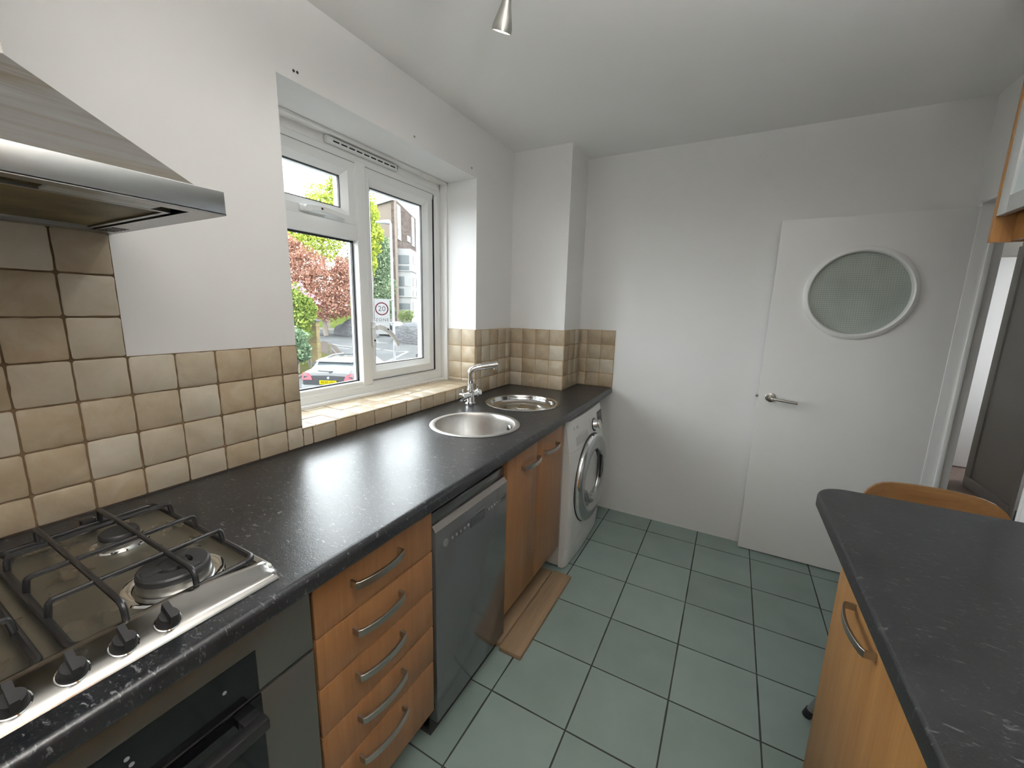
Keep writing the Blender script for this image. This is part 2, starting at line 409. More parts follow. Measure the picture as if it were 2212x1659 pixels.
# ------------------------------------------------------------------ tiled splashbacks
P = .0994
def tilesheet(name, grid, to3, nrm, grout, seed, th=.006, back=.003, g=.0042):
    """grid: list of (u0,u1,v0,v1) tile cells; to3(u,v)->Vector on the wall; nrm outward"""
    rnd = random.Random(seed); bm = BM(); lay = bm.loops.layers.color.new('tone'); nrm = Vector(nrm)
    def poly(pts, lo, hi, mi, tone):
        A = [bm.verts.new(to3(*p)+nrm*lo) for p in pts]; cu = sum(p[0] for p in pts)/len(pts); cv = sum(p[1] for p in pts)/len(pts)
        k = .0012
        B = [bm.verts.new(to3(*p)+nrm*(hi-k)) for p in pts]
        Cc = [bm.verts.new(to3(p[0]+(k*1.3 if p[0] < cu else -k*1.3), p[1]+(k*1.3 if p[1] < cv else -k*1.3))+nrm*hi) for p in pts]
        n = len(A); fs = []
        for X_, Y_ in ((A, B), (B, Cc)):
            for i in range(n): fs.append(bm.faces.new((X_[i], X_[(i+1) % n], Y_[(i+1) % n], Y_[i])))
        fs.append(bm.faces.new(Cc))
        for f in fs:
            f.material_index = mi
            for l in f.loops: l[lay] = (tone, tone, tone, 1)
    for (u0, u1, v0, v1) in grid:
        # grout bed
        A = [to3(u0, v0), to3(u1, v0), to3(u1, v1), to3(u0, v1)]
        lo = [bm.verts.new(p+nrm*.0002) for p in A]; hi = [bm.verts.new(p+nrm*back) for p in A]
        fs = [bm.faces.new(hi)]
        for i in range(4): fs.append(bm.faces.new((lo[i], lo[(i+1) % 4], hi[(i+1) % 4], hi[i])))
        for f in fs: f.material_index = 1
        a, b, c, d = u0+g/2, u1-g/2, v0+g/2, v1-g/2
        if b-a < .008 or d-c < .008: continue
        r = min(.005, (b-a)/5, (d-c)/5); pts = []
        for (x, y, s0) in ((a, c, PI), (b, c, 1.5*PI), (b, d, 0), (a, d, .5*PI)):
            cx = x+(r if x == a else -r); cy = y+(r if y == c else -r); rr = r*rnd.uniform(.5, 1.5)
            for t in (0, PI/4, PI/2): pts.append((cx+r*math.cos(s0+t)+rnd.uniform(-.0004, .0004), cy+r*math.sin(s0+t)+rnd.uniform(-.0004, .0004)))
            nx_, ny_ = {(a, c): (.5, 0), (b, c): (0, .5), (b, d): (-.5, 0), (a, d): (0, -.5)}[(x, y)]
            for q in (.3, .5, .7):
                ex = cx+(b-a-2*r)*(nx_*2)*q; ey = cy+(d-c-2*r)*(ny_*2)*q
                if nx_ > 0: ey = c
                elif ny_ > 0: ex = b
                elif nx_ < 0: ey = d
                else: ex = a
                pts.append((ex+rnd.uniform(-.0009, .0009), ey+rnd.uniform(-.0009, .0009)))
        poly(pts, .0002, th+rnd.uniform(-.0008, .0008), 0, rnd.random())
    return struct(name, bm, [M_tile, grout], ang=.9)
def cells(us, vs_, keep=lambda u, v: True):
    return [(a, b, c, d) for a, b in zip(us, us[1:]) for c, d in zip(vs_, vs_[1:]) if keep((a+b)/2, (c+d)/2)]
A0, ZL, ZF = .5366, 1.2752, 1.2922
onL = lambda u, v: Vector((0, u, v))
us = [A0+P*k for k in range(-12, 5)]+[Y1]
vr = [.9, ZL-3*P, ZL-2*P, ZL-P, ZL]
gl = cells(us, vr)
gl += cells([A0+P*k for k in range(-12, 1)], [ZL+P*k for k in range(0, 5)])
us2 = [Y1]+[A0+P*k for k in range(5, 17)]+[Y2]
gl += cells([u for u in us2 if u <= Y2], [.9, .9665])
tilesheet('wall_tiles_left', gl, onL, (1, 0, 0), M_grout, 1)
gl = cells([Y2, 2.19, 2.289, 2.389, 2.488, YC], [.9, ZF-3*P, ZF-2*P, ZF-P, ZF])
tilesheet('wall_tiles_corner', gl, onL, (1, 0, 0), M_grout2, 2)
vf = [.9, ZF-3*P, ZF-2*P, ZF-P, ZF]
tilesheet('wall_tiles_boxing_front', cells([0.006, .0988, .1976, .2964, XC+.006], vf), lambda u, v: Vector((u, YC, v)), (0, -1, 0), M_grout2, 3)
tilesheet('wall_tiles_boxing_side', cells([YC-.006, 2.658, 2.757, 2.857], vf), lambda u, v: Vector((XC, u, v)), (1, 0, 0), M_grout2, 4)
tilesheet('wall_tiles_far', cells([XC+.006, .455, .553, .651], vf), lambda u, v: Vector((u, YF, v)), (0, -1, 0), M_grout2, 5)
tilesheet('wall_tiles_reveal', cells([-.2, -.1, .0], [.973, ZF-3*P, ZF-2*P, ZF-P, ZF]), lambda u, v: Vector((u, Y2, v)), (0, -1, 0), M_grout2, 6)
bm_us = [Y1, 1.055]+[1.055+.1*k for k in range(1, 11)]+[Y2]
tilesheet('window_sill_tiles', cells([-.245, -.205, -.105, .006], [Y1, 1.05, 1.15, 1.25, 1.35, 1.45, 1.55, 1.65, 1.75, 1.85, 1.95, 2.05, Y2]), lambda u, v: Vector((u, v, .9645)), (0, 0, 1), M_grout2, 7)
bm = BM(); box(bm, -.245, .0, Y1, Y2, ZS, .9645); struct('window_sill_bed', bm, M_grout2)

# ------------------------------------------------------------------ window
def frame_ring(bm, y0, y1, z0, z1, wd, xo, xi, slope=.016, mi=0, kl=1.0):
    """picture-frame section: outer rim face at x=xi, sloping back to the glass edge"""
    prof = [(0, xo), (0, xi-.003), (.003, xi), (wd*.55, xi), (wd*.62, xi-.004), (wd*.95, xi-slope), (wd, xi-slope-.003), (wd, xo)]
    rings = []
    for d, x in prof:
        rings.append([bm.verts.new((x, y0+d*kl, z0+d)), bm.verts.new((x, y1-d, z0+d)), bm.verts.new((x, y1-d, z1-d)), bm.verts.new((x, y0+d*kl, z1-d))])
    rings.append(rings[0])
    for A, B in zip(rings, rings[1:]):
        for i in range(4): bm.faces.new((A[i], A[(i+1) % 4], B[(i+1) % 4], B[i])).material_index = mi
XW = -.25
bm = BM()
fy0, fy1, fz0, fz1 = 1.0, 2.117, .985, 2.088
frame_ring(bm, fy0, fy1, fz0, fz1, .060, XW-.07, XW, .006)
box(bm, XW-.07, XW+.004, 1.500, 1.562, 1.02, 2.07, .008); box(bm, XW-.07, XW+.002, 1.04, 1.51, 1.717, 1.786, .006)
win = struct('window_1', bm, M_upvc)
bm = BM(); frame_ring(bm, 1.562, 2.055, 1.043, 2.055, .072, XW-.07, XW-.006, kl=.62); cs = obj('casement_sash', bm, M_upvc, win)
bm = BM(); box(bm, XW-.045, XW-.040, 1.595, 1.985, 1.11, 1.99); obj('pane', bm, M_glass, cs)
def gasket(y0, y1, z0, z1, x, par, w_=.006, dp=.012):
    bm = BM()
    for a, b, c, d in ((y0, y1, z0, z0+w_), (y0, y1, z1-w_, z1), (y0, y0+w_, z0, z1), (y1-w_, y1, z0, z1)): box(bm, x-dp, x, a, b, c, d)
    obj('gasket', bm, M_rubber, par)
gasket(1.605, 1.985, 1.113, 1.985, XW-.026, cs)
bm = BM(); frame_ring(bm, 1.045, 1.502, 1.785, 2.055, .066, XW-.07, XW-.006); vs2 = obj('vent_sash', bm, M_upvc, win)
bm = BM(); box(bm, XW-.045, XW-.040, 1.10, 1.44, 1.84, 2.0); obj('pane', bm, M_glass, vs2)
gasket(1.109, 1.438, 1.849, 1.991, XW-.026, vs2)
bm = BM(); box(bm, XW-.045, XW-.040, 1.05, 1.50, 1.04, 1.72); obj('fixed_pane', bm, M_glass, win)
gasket(1.054, 1.498, 1.043, 1.717, XW-.028, win, .008)
# black strips painting in the shadow gaps round the opening sashes
bm = BM()
for y0, y1, z0, z1 in ((1.561, 2.056, 1.042, 2.056), (1.045, 1.503, 1.784, 2.056)):
    for a, b, c, d in ((y0, y1, z0-.002, z0), (y0, y1, z1, z1+.002), (y0-.002, y0, z0, z1), (y1, y1+.0025, z0, z1)): box(bm, XW-.01, XW+.0004, a, b, c, d)
obj('sash_shadow_gap', bm, M_rubber, win)
def whandle(name, base, along, par, flip=1):
    """espagnolette handle: rose plate and a long swept lever"""
    bx, by, bz = base; bm = BM(); L = []
    if along == 'y':
        box(bm, bx, bx+.012, by-.07, by+.05, bz-.013, bz+.013, .006, 3)
        path = smooth_path([(bx+.012, by-.045, bz), (bx+.034, by-.04, bz+.002), (bx+.040, by, bz+.004), (bx+.036, by+.06, bz+.004), (bx+.03, by+.125, bz-.004)], 2)
        tube(bm, path, .01, 10, up=(1, 0, 0), flat=(.022, .012)); cyl(bm, (bx, by-.045, bz), (bx+.03, by-.045, bz), .013, n=16)
        h = obj(name, bm, M_upvc, par)
        bm = BM(); cyl(bm, (bx+.046, by+.005, bz+.004), (bx+.0475, by+.005, bz+.004), .0045, n=12); obj('lock_hole', bm, M_dark, h)
    else:
        box(bm, bx, bx+.012, by-.011, by+.011, bz-.075, bz+.05, .005, 3); cyl(bm, (bx, by, bz+.02), (bx+.03, by, bz+.02), .012, n=16)
        path = smooth_path([(bx+.012, by, bz+.02), (bx+.034, by+.006, bz+.026), (bx+.046, by+.05, bz+.012), (bx+.046, by+.10, bz-.030), (bx+.040, by+.135, bz-.075)], 2)
        tube(bm, path, .01, 10, up=(1, 0, 0), flat=(.022, .012))
        h = obj(name, bm, M_upvc, par)
        bm = BM(); cyl(bm, (bx+.053, by+.052, bz+.012), (bx+.0545, by+.052, bz+.012), .0045, n=12); cyl(bm, (bx+.012, by, bz-.045), (bx+.0135, by, bz-.045), .005, n=12); obj('lock_hole', bm, M_dark, h)
whandle('vent_sash_handle', (XW-.004, 1.285, 1.806), 'y', vs2)
whandle('casement_handle', (XW-.004, 1.577, 1.290), 'z', cs)
# liner boards, fillet and head board
bm = BM()
box(bm, -.255, -.204, Y2-.014, Y2, .97, ZT, .003); box(bm, -.255, -.204, Y1, Y1+.01, .97, ZT, .003); box(bm, -.255, -.204, Y1, Y2, ZT-.012, ZT, .003)
box(bm, -.34, -.252, Y1, Y2, 2.085, ZT-.01); box(bm, -.34, -.252, Y1, Y2, ZS, .99); box(bm, -.34, -.252, 2.112, Y2, ZS, ZT); box(bm, -.34, -.252, Y1, 1.005, ZS, ZT)
box(bm, -.257, -.232, Y1, Y2, .965, .984, .004)
struct('trim_4', bm, M_gloss)
bm = BM(); box(bm, -.252, -.226, 1.345, 1.765, 2.092, 2.117, .004)
tv = thing('trickle_vent', 'white plastic slotted trickle vent above the window frame', 'vent', (-.25, 1.555, 2.1))
obj('cover', bm, M_upvc, tv)
bm = BM()
for k in range(9): box(bm, -.2265, -.2252, 1.375+k*.041, 1.375+k*.041+.031, 2.098, 2.104)
obj('slot', bm, M_dark, tv, kind='stuff')
bm = BM(); box(bm, -.2262, -.224, 1.748, 1.753, 2.096, 2.114); obj('slider', bm, M_grey, tv)
# screw holes and plugs over the window
for y, z, hole, lab in ((1.055, 2.164, 1, 'dark drill hole above the window top left corner, left of the close pair'), (1.068, 2.165, 1, 'dark drill hole above the window top left corner, right of the close pair'),
                        (1.626, 2.168, 0, 'grey wall plug in the white wall above the middle of the window'), (2.08, 2.171, 0, 'grey wall plug in the white wall above the right end of the window')):
    bm = BM(); cyl(bm, (0, y, z), (.0012, y, z), .0042 if hole else .005, n=14)
    if not hole: cyl(bm, (.001, y, z), (.004, y+.002, z), .0018, n=8)
    tag(obj('drill_hole' if hole else 'wall_plug', bm, M_dark if hole else M_grey, org=(0, y, z)), lab, 'hole' if hole else 'wall plug')

# ------------------------------------------------------------------ worktop
ZC = .900; fx = lambda y: .689-.0128*y
SINK = (.362, 1.590, .205); DRN = (.345, 2.093, .208)
def worktop():
    bm = BM(); y0, y1 = -1.2, YF
    outer = [(0.001, y0), (fx(y0)-.02, y0), (fx(y1)-.02, y1), (XC, y1), (XC, YC), (0.001, YC)]
    def loop(pts, z):
        vs_ = [bm.verts.new((x, y, z)) for x, y in pts]
        return vs_, [bm.edges.new((vs_[i], vs_[(i+1) % len(vs_)])) for i in range(len(vs_))]
    ov, oe = loop(outer, ZC); es = oe[:]
    holes = []
    for cx, cy, r in (SINK, DRN):
        hv, he = loop([(cx+r*math.cos(t)*.985, cy+r*math.sin(t)*.985) for t in [2*PI*i/64 for i in range(64)]], ZC); es += he; holes.append(hv)
    bmesh.ops.triangle_fill(bm, edges=es, use_beauty=True)
    lows = []
    for hv in holes:
        lo = [bm.verts.new((v.co.x, v.co.y, ZC-.038)) for v in hv]
        n = len(hv); lows.append(lo)
        for i in range(n): bm.faces.new((hv[i], hv[(i+1) % n], lo[(i+1) % n], lo[i]))
    # rounded nose
    prof = [(-.02, 0)]+[(-.012+.012*math.sin(t), -.012+.012*math.cos(t)) for t in (0, .4, .8, 1.2, PI/2)]+[(0, -.03)]+[(-.006+.006*math.cos(t), -.032-.006*math.sin(t)) for t in (.5, 1.0, PI/2)]+[(-.08, -.038)]
    A = [bm.verts.new((fx(y0)+dx, y0, ZC+dz)) for dx, dz in prof]; B = [bm.verts.new((fx(y1)+dx, y1, ZC+dz)) for dx, dz in prof]
    for i in range(len(prof)-1): bm.faces.new((A[i], A[i+1], B[i+1], B[i]))
    lo, le = loop(outer, ZC-.038)
    for hv in lows: le += [bm.edges.get((hv[i], hv[(i+1) % len(hv)])) for i in range(len(hv))]
    bmesh.ops.triangle_fill(bm, edges=le, use_beauty=True)
    bm.faces.new((ov[5], ov[0], lo[0], lo[5])); bm.faces.new(B[::-1]); bm.faces.new(A)
    bmesh.ops.remove_doubles(bm, verts=bm.verts[:], dist=1e-5)
    return bm
bm = worktop()
for f in bm.faces: f.normal_update()
tag(obj('worktop', bm, M_top, ang=.9), 'long black flecked worktop under the window holding the sinks and hob', 'worktop')
# dark joint between worktop and tiles
bm = BM(); box(bm, .0005, .008, -1.2, YC, .8995, .9035); struct('trim_5', bm, M_plinth)

# ------------------------------------------------------------------ sinks and tap
def bowl(name, label, c, rin, depth, m, cat, overflow):
    cx, cy, ro = c; t = thing(name, label, cat, (cx, cy, ZC))
    bm = BM()
    lathe(bm, [(ro*.97, -.002), (ro, .0015), (ro-.004, .0042), (ro-.012, .005), (rin+.012, .0048), (rin+.004, .003), (rin, -.004), (rin-.002, -.02)], (cx, cy, ZC), (0, 0, 1), 96)
    obj('rim', bm, M_sink if overflow else M_drain, t)
    bm = BM()
    if overflow: pr = [(rin-.001, -.012), (rin-.006, -.06), (rin-.012, -.12), (rin-.03, -.150), (rin-.06, -.163), (.05, -.168), (.045, -.172), (0, -.172)]
    else: pr = [(rin-.001, -.012), (rin-.004, -.02), (rin-.012, -.024), (rin-.02, -.022), (rin-.03, -.028), (.11, -.031), (.05, -.033), (.03, -.036), (0, -.036)]
    lathe(bm, pr, (cx, cy, ZC), (0, 0, 1), 96)
    obj('bowl', bm, m, t)
    bm = BM(); zb = ZC+pr[-1][1]; lathe(bm, [(.0, .003), (.02, .003), (.035, .006), (.042, .002)], (cx, cy, zb), (0, 0, 1), 32); w_ = obj('waste', bm, M_chrome, t)
    if overflow:
        ang = math.radians(52); d = Vector((math.cos(ang), math.sin(ang), 0)); p = Vector((cx, cy, ZC-.045))+d*(rin-.008)
        bm = BM(); lathe(bm, [(0, .004), (.012, .004), (.019, .005), (.023, .001)], p, -d, 28); ov = obj('overflow', bm, M_chrome, t)
        bm = BM(); s = d.cross(Vector((0, 0, 1)))
        for k in range(3):
            a = 2*PI*k/3+.5; q = p-d*.0055+s*math.cos(a)*.007+Vector((0, 0, 1))*math.sin(a)*.007; cyl(bm, q+d*.001, q-d*.0006, .0042, n=10)
        obj('overflow_slot', bm, M_dark, ov)
    else:
        bm = BM(); lathe(bm, [(0, .02), (.014, .019), (.02, .012), (.026, .004), (.028, 0)], (cx+.12, cy-.05, ZC-.032), (0, 0, 1), 24); obj('plug', bm, M_chrome, t)
    return t
bowl('sink_bowl', 'deep round stainless steel sink bowl nearest the hob', SINK, .178, .17, M_sink, 'sink', True)
bowl('drainer_bowl', 'shallow shiny round drainer bowl beyond the tap in the far corner', DRN, .182, .03, M_drain, 'drainer', False)
TX, TY = .118, 1.905
t = thing('mixer_tap', 'chrome mixer tap with swivel spout between sinks and window sill', 'tap', (TX, TY, ZC))
bm = BM(); lathe(bm, [(.0, 0), (.030, 0), (.031, .006), (.027, .010), (.0245, .014), (.0245, .034), (.021, .040), (.021, .075), (.0205, .085), (.018, .09), (.0165, .115), (0, .115)], (TX, TY, ZC), (0, 0, 1), 32)
cyl(bm, (TX, TY-.058, ZC+.05), (TX, TY+.058, ZC+.05), .017, n=24); obj('tap_body', bm, M_chrome, t)
bm = BM(); d = Vector((.62, .60, 0)).normalized()
pts = smooth_path([Vector((TX, TY, ZC+.11)), Vector((TX, TY, ZC+.150)), Vector((TX, TY, ZC+.185)), Vector((TX, TY, ZC+.200))+d*.03, Vector((TX, TY, ZC+.208))+d*.085, Vector((TX, TY, ZC+.216))+d*.15], 3)
tube(bm, pts, .0145, 20, rr=[.015+.004*i/len(pts) for i in range(len(pts))])
q = Vector((TX, TY, ZC+.214))+d*.138; cyl(bm, q, q-Vector((0, 0, .026)), .0105, .0095, n=20); obj('spout', bm, M_chrome, t)
for s in (-1, 1):
    bm = BM(); y = TY+s*.058
    cyl(bm, (TX, y, ZC+.05), (TX, y+s*.026, ZC+.05), .021, .0215, n=28); lathe(bm, [(.0215, 0), (.019, .003), (.012, .0045), (0, .005)], (TX, y+s*.026, ZC+.05), (0, s, 0), 28)
    tube(bm, [(TX, y+s*.014, ZC+.068), (TX+.002, y+s*.014, ZC+.085), (TX+.002, y+s*.012, ZC+.094)], .0045, 10)
    obj('tap_handle', bm, M_chrome, t)

# ------------------------------------------------------------------ handles
def bow(bm, p, axis, length, out, proj=.028, hgt=.018, th=.007):
    """bowed flat bar handle; p centre on the door face, axis direction of the bar, out outward"""
    p, axis, out = Vector(p), Vector(axis).normalized(), Vector(out).normalized(); L = length/2
    side = axis.cross(out)
    pts = [p-axis*L, p-axis*L+out*proj*.75, p-axis*(L-.006)+out*proj*.88]
    for k in range(1, 8):
        s = -1+2*k/8; pts.append(p+axis*s*(L-.006)+out*(proj*.9+.010*(1-s*s)))
    pts += [p+axis*(L-.006)+out*proj*.88, p+axis*L+out*proj*.75, p+axis*L]
    tube(bm, pts, th, up=side, flat=(th, hgt))

XF = .632   # door and drawer faces of the left run
GAP = .003
# drawer unit
t = thing('drawer_unit', 'wooden base unit with five drawers between oven and dishwasher', 'drawer unit', (.35, .768, 0))
bm = BM(); box(bm, .05, XF-.022, .574, .590, .15, .858); box(bm, .05, XF-.022, .946, .962, .15, .858); box(bm, .05, XF-.022, .574, .962, .15, .166); box(bm, .05, .07, .574, .962, .15, .858)
obj('carcass', bm, M_woodedge, t)
zs = [.845, .703, .574, .446, .321, .134]
for i in range(5):
    bm = BM(); box(bm, XF-.019, XF, .576, .960, zs[i+1]+GAP, zs[i]-GAP/2, .0015)
    dr = obj('drawer', bm, M_wood, t)
    hz = [.782, .656, .532, .408, .286][i]
    bm = BM(); bow(bm, (XF, .748, hz), (0, 1, 0), .150, (1, 0, 0), .026, .018); obj('handle', bm, M_satin, dr)
bm = BM(); box(bm, .52, .545, .574, .962, .0, .148); obj('plinth', bm, M_plinth, t)

# dishwasher
t = thing('dishwasher', 'slim silver grey dishwasher between the drawers and the wooden doors', 'dishwasher', (.35, 1.19, 0))
y0, y1 = .975, 1.404; yt1 = 1.424
bm = BM(); box(bm, .06, XF-.035, y0, y1, .03, .83); box(bm, .5, XF-.03, y0, y1, .0, .07); obj('body', bm, M_dark, t)
bm = BM(); box(bm, XF-.034, XF+.003, y0-.002, y1+.004, .072, .755, .002)
# chamfered top edge of the door
prism(bm, [(XF+.003, y0-.002, .7545), (XF-.010, y0-.002, .772), (XF-.034, y0-.002, .772), (XF-.034, y0-.002, .7545)], (0, y1-y0+.006, 0), mi=1)
dd = obj('door', bm, [M_dw, M_dwlip], t)
bm = BM(); box(bm, XF-.034, XF-.012, y0, y1+.004, .778, .812, .0015); obj('top_strip', bm, M_dw, t)
bm = BM(); cyl(bm, (XF+.003, 1.020, .700), (XF+.006, 1.020, .700), .0125, n=24); obj('power_button', bm, M_dwdark, dd)
for k, y in enumerate([1.055, 1.077, 1.099, 1.121, 1.143, 1.272, 1.292, 1.312, 1.332]):
    bm = BM(); cyl(bm, (XF+.003, y, .699), (XF+.0055, y, .699), .0052, n=16); obj('button', bm, M_dwdark, dd)
bm = BM()
for a, b, c, d_ in ((1.158, 1.246, .678, .680), (1.158, 1.246, .712, .714), (1.158, 1.160, .678, .714), (1.244, 1.246, .678, .714), (1.352, 1.396, .686, .6875), (1.394, 1.396, .686, .713), (1.37, 1.396, .7115, .713)): box(bm, XF+.003, XF+.0036, a, b, c, d_)
for k, y in enumerate([1.055, 1.077, 1.099, 1.121, 1.143, 1.312, 1.332]): box(bm, XF+.003, XF+.0035, y-.005, y+.005, .714, .717)
box(bm, XF+.003, XF+.0035, 1.19, 1.235, .726, .7275); obj('print', bm, M_ink, dd)
bm = BM(); box(bm, XF+.003, XF+.0034, 1.161, 1.243, .681, .711); obj('display', bm, M_blackgl if False else M_dw, dd)

def text(name, s, loc, size, m, parent, out, axis, spacing=1.0, ext=.0006, bold=0, align='CENTER'):
    cu = bpy.data.curves.new(name, 'FONT'); cu.body = s; cu.size = size; cu.extrude = ext; cu.align_x = align; cu.align_y = 'CENTER'; cu.space_character = spacing; cu.offset = bold
    o = bpy.data.objects.new(name, cu); COL.objects.link(o); cu.materials.append(m)
    X_ = Vector(axis).normalized(); Z_ = Vector(out).normalized(); Y_ = Z_.cross(X_)
    base = ORG[parent.name] if parent else Vector((0, 0, 0)); l = Vector(loc)-base
    o.matrix_local = Matrix(((X_.x, Y_.x, Z_.x, l.x), (X_.y, Y_.y, Z_.y, l.y), (X_.z, Y_.z, Z_.z, l.z), (0, 0, 0, 1)))
    bpy.context.view_layer.update()
    me = bpy.data.meshes.new_from_object(o.evaluated_get(bpy.context.evaluated_depsgraph_get()))
    q = bpy.data.objects.new(name, me); COL.objects.link(q); q.matrix_local = o.matrix_local.copy()
    bpy.data.objects.remove(o)
    if parent: q.parent = parent
    ORG[q.name] = base
    return q
text('model_print', 'BCD31', (XF+.0034, 1.384, .697), .013, M_ink, dd, (1, 0, 0), (0, 1, 0))

# wooden double cupboard under the sink
t = thing('sink_cupboard', 'wooden double door cupboard between dishwasher and washing machine', 'cupboard', (.35, 1.71, 0))
bm = BM(); box(bm, .05, XF-.022, 1.418, 1.434, .15, .858); box(bm, .05, XF-.022, 1.984, 2.0, .15, .858); box(bm, .05, XF-.022, 1.418, 2.0, .15, .166)
obj('carcass', bm, M_woodedge, t)
for (a, b, hy) in ((1.414, 1.694, 1.615), (1.697, 2.004, 1.835)):
    bm = BM(); box(bm, XF-.019, XF, a, b, .150, .862, .0015); d_ = obj('door', bm, M_wood, t)
    bm = BM(); bow(bm, (XF, hy, .765), (0, 1, 0), .150, (1, 0, 0), .026, .018); obj('handle', bm, M_satin, d_)

# loose plinth boards on the floor
for a, b, y0_, y1_, dy, lab in ((.540, .622, 1.40, 1.965, 0, 'brown loose plinth board on the floor, nearest the cupboard'), (.626, .728, 1.385, 1.975, 0, 'brown loose plinth board on the floor, outermost of the two')):
    bm = BM(); box(bm, a, b, y0_, y1_, 0.0, .020, .002)
    tag(obj('plinth_board', bm, M_plank, org=((a+b)/2, 1.68, 0)), lab, 'board', None)

# ------------------------------------------------------------------ washing machine
WY0, WY1 = 2.022, 2.612
t = thing('washing_machine', 'white front loading washing machine with silver round door in the corner', 'washing machine', (.35, 2.32, 0))
bm = BM(); box(bm, .40, .632, WY0+.004, WY1-.004, .015, .846, .006); obj('body', bm, M_wside, t)
def wx(z): # front profile
    K = [(0.0, .672), (.12, .682), (.3, .690), (.5, .692), (.6, .690), (.68, .682), (.74, .674), (.80, .664), (.846, .654)]
    for (a, b), (c, d) in zip(K, K[1:]):
        if z <= c: return b+(d-b)*(z-a)/(c-a)
    return K[-1][1]
def front_panel(z0, z1, m, name, extra=0):
    bm = BM(); nz_, ny_ = 14, 22; G = []
    for i in range(nz_+1):
        z = z0+(z1-z0)*i/nz_; row = []
        for j in range(ny_+1):
            s = j/ny_; y = WY0+(WY1-WY0)*s; e = min(s, 1-s)*(WY1-WY0)
            dx = -.012*(1-min(1, e/.02))**2+.012*math.sin(PI*s)-.006
            row.append(bm.verts.new((wx(z)+dx, y, z)))
        G.append(row)
    for i in range(nz_):
        for j in range(ny_): bm.faces.new((G[i][j], G[i][j+1], G[i+1][j+1], G[i+1][j]))
    # returns to the body
    bk = [[bm.verts.new((.632, v.co.y, v.co.z)) for v in (r[0], r[-1])] for r in G]
    for i in range(nz_):
        bm.faces.new((G[i][0], G[i+1][0], bk[i+1][0], bk[i][0])); bm.faces.new((G[i][-1], bk[i][1], bk[i+1][1], G[i+1][-1]))
    bm.faces.new([*G[-1], bk[-1][1], bk[-1][0]]); bm.faces.new([*G[0][::-1], bk[0][0], bk[0][1]])
    return obj(name, bm, m, t, ang=.8)
cp = front_panel(.682, .846, M_white, 'control_panel')
front_panel(.130, .6805, M_white, 'front_panel'); front_panel(.012, .1285, M_white, 'kick_panel')
WC = Vector((.688, 2.322, .452))
bm = BM(); lathe(bm, [(.262, -.004), (.262, .004), (.257, .006), (.256, -.004)], WC, (1, 0, 0), 72); obj('door_seal', bm, M_rubber, t)
bm = BM(); lathe(bm, [(.256, -.006), (.256, .012), (.250, .026), (.238, .034), (.205, .038), (.178, .034), (.168, .026), (.160, .012), (.158, -.004)], WC, (1, 0, 0), 96)
ring = obj('door', bm, M_wring, t)
bm = BM(); lathe(bm, [(.2575, .006), (.2580, .014), (.2535, .0225), (.251, .0245)], WC, (1, 0, 0), 96); obj('chrome_edge', bm, M_chrome, ring)
bm = BM(); lathe(bm, [(.162, .010), (.15, .004), (.135, -.012), (.12, -.02), (0, -.024)], WC, (1, 0, 0), 72); obj('door_glass', bm, M_glassd, ring)
# moulded lower scoop of the glass and the pull on the right of the ring
bm = BM()
pts = [WC+Vector((.020, math.cos(a)*.128, math.sin(a)*.128)) for a in [math.radians(200+i*10) for i in range(12)]]
tube(bm, pts, .018, 10, rr=[.012+.014*math.sin(PI*i/11) for i in range(12)]); obj('glass_scoop', bm, M_wring, ring)
bm = BM(); box(bm, .708, .722, 2.452, 2.500, .400, .545, .006); obj('door_pull', bm, M_blackgl, ring)
bm = BM(); box(bm, .7215, .7235, 2.498, 2.502, .405, .545, .0008); obj('pull_edge', bm, M_chrome, ring)
def wface(y, z, o=0.0):
    s = (y-WY0)/(WY1-WY0); return wx(z)+.012*math.sin(PI*s)-.006+o
def wplate(bm, y0, y1, z0, z1, o0=-.001, o1=.0015):
    pts = [(y0, z0), (y1, z0), (y1, z1), (y0, z1)]
    A = [bm.verts.new((wface(y, z, o0), y, z)) for y, z in pts]; B = [bm.verts.new((wface(y, z, o1), y, z)) for y, z in pts]
    bm.faces.new(B); bm.faces.new(A[::-1])
    for i in range(4): bm.faces.new((A[i], A[(i+1) % 4], B[(i+1) % 4], B[i]))
bm = BM(); wplate(bm, 2.10, 2.275, .700, .748); obj('detergent_drawer', bm, M_wgrey, t)
bm = BM(); wplate(bm, 2.475, 2.585, .712, .808); obj('display', bm, M_blackgl, t)
dy_, dz_ = 2.392, .752; dxn = Vector((1, 0, .2)).normalized(); dc = Vector((wface(dy_, dz_), dy_, dz_))
bm = BM(); lathe(bm, [(.040, 0), (.040, .004), (.034, .006), (0, .006)], dc, dxn, 40); dl = obj('dial_bezel', bm, M_plastic, t)
bm = BM(); lathe(bm, [(.033, .005), (.031, .012), (.027, .020), (.026, .032), (.029, .036), (.027, .040), (0, .040)], dc, dxn, 40); obj('dial', bm, M_chrome, t)
bm = BM(); c_ = Vector((wface(2.335, .712), 2.335, .712)); lathe(bm, [(.010, 0), (.010, .003), (0, .0035)], c_, dxn, 20); obj('start_button', bm, M_wgrey, t)
bm = BM()
for k in range(6): wplate(bm, 2.318, 2.334, .795-k*.011, .799-k*.011, 0, .0006)
for k in range(3): wplate(bm, 2.44, 2.455, .792-k*.013, .797-k*.013, 0, .0006)
wplate(bm, 2.13, 2.25, .755, .759, 0, .0006); wplate(bm, 2.50, 2.56, .698, .702, 0, .0006); obj('programme_print', bm, M_wgrey, t)
ld = Vector((0, 1, 0)); ln = Vector((1, 0, .2))
text('maker_mark', 'LG', (wface(2.125, .80, .0012), 2.128, .800), .022, M_grey, t, ln, ld)
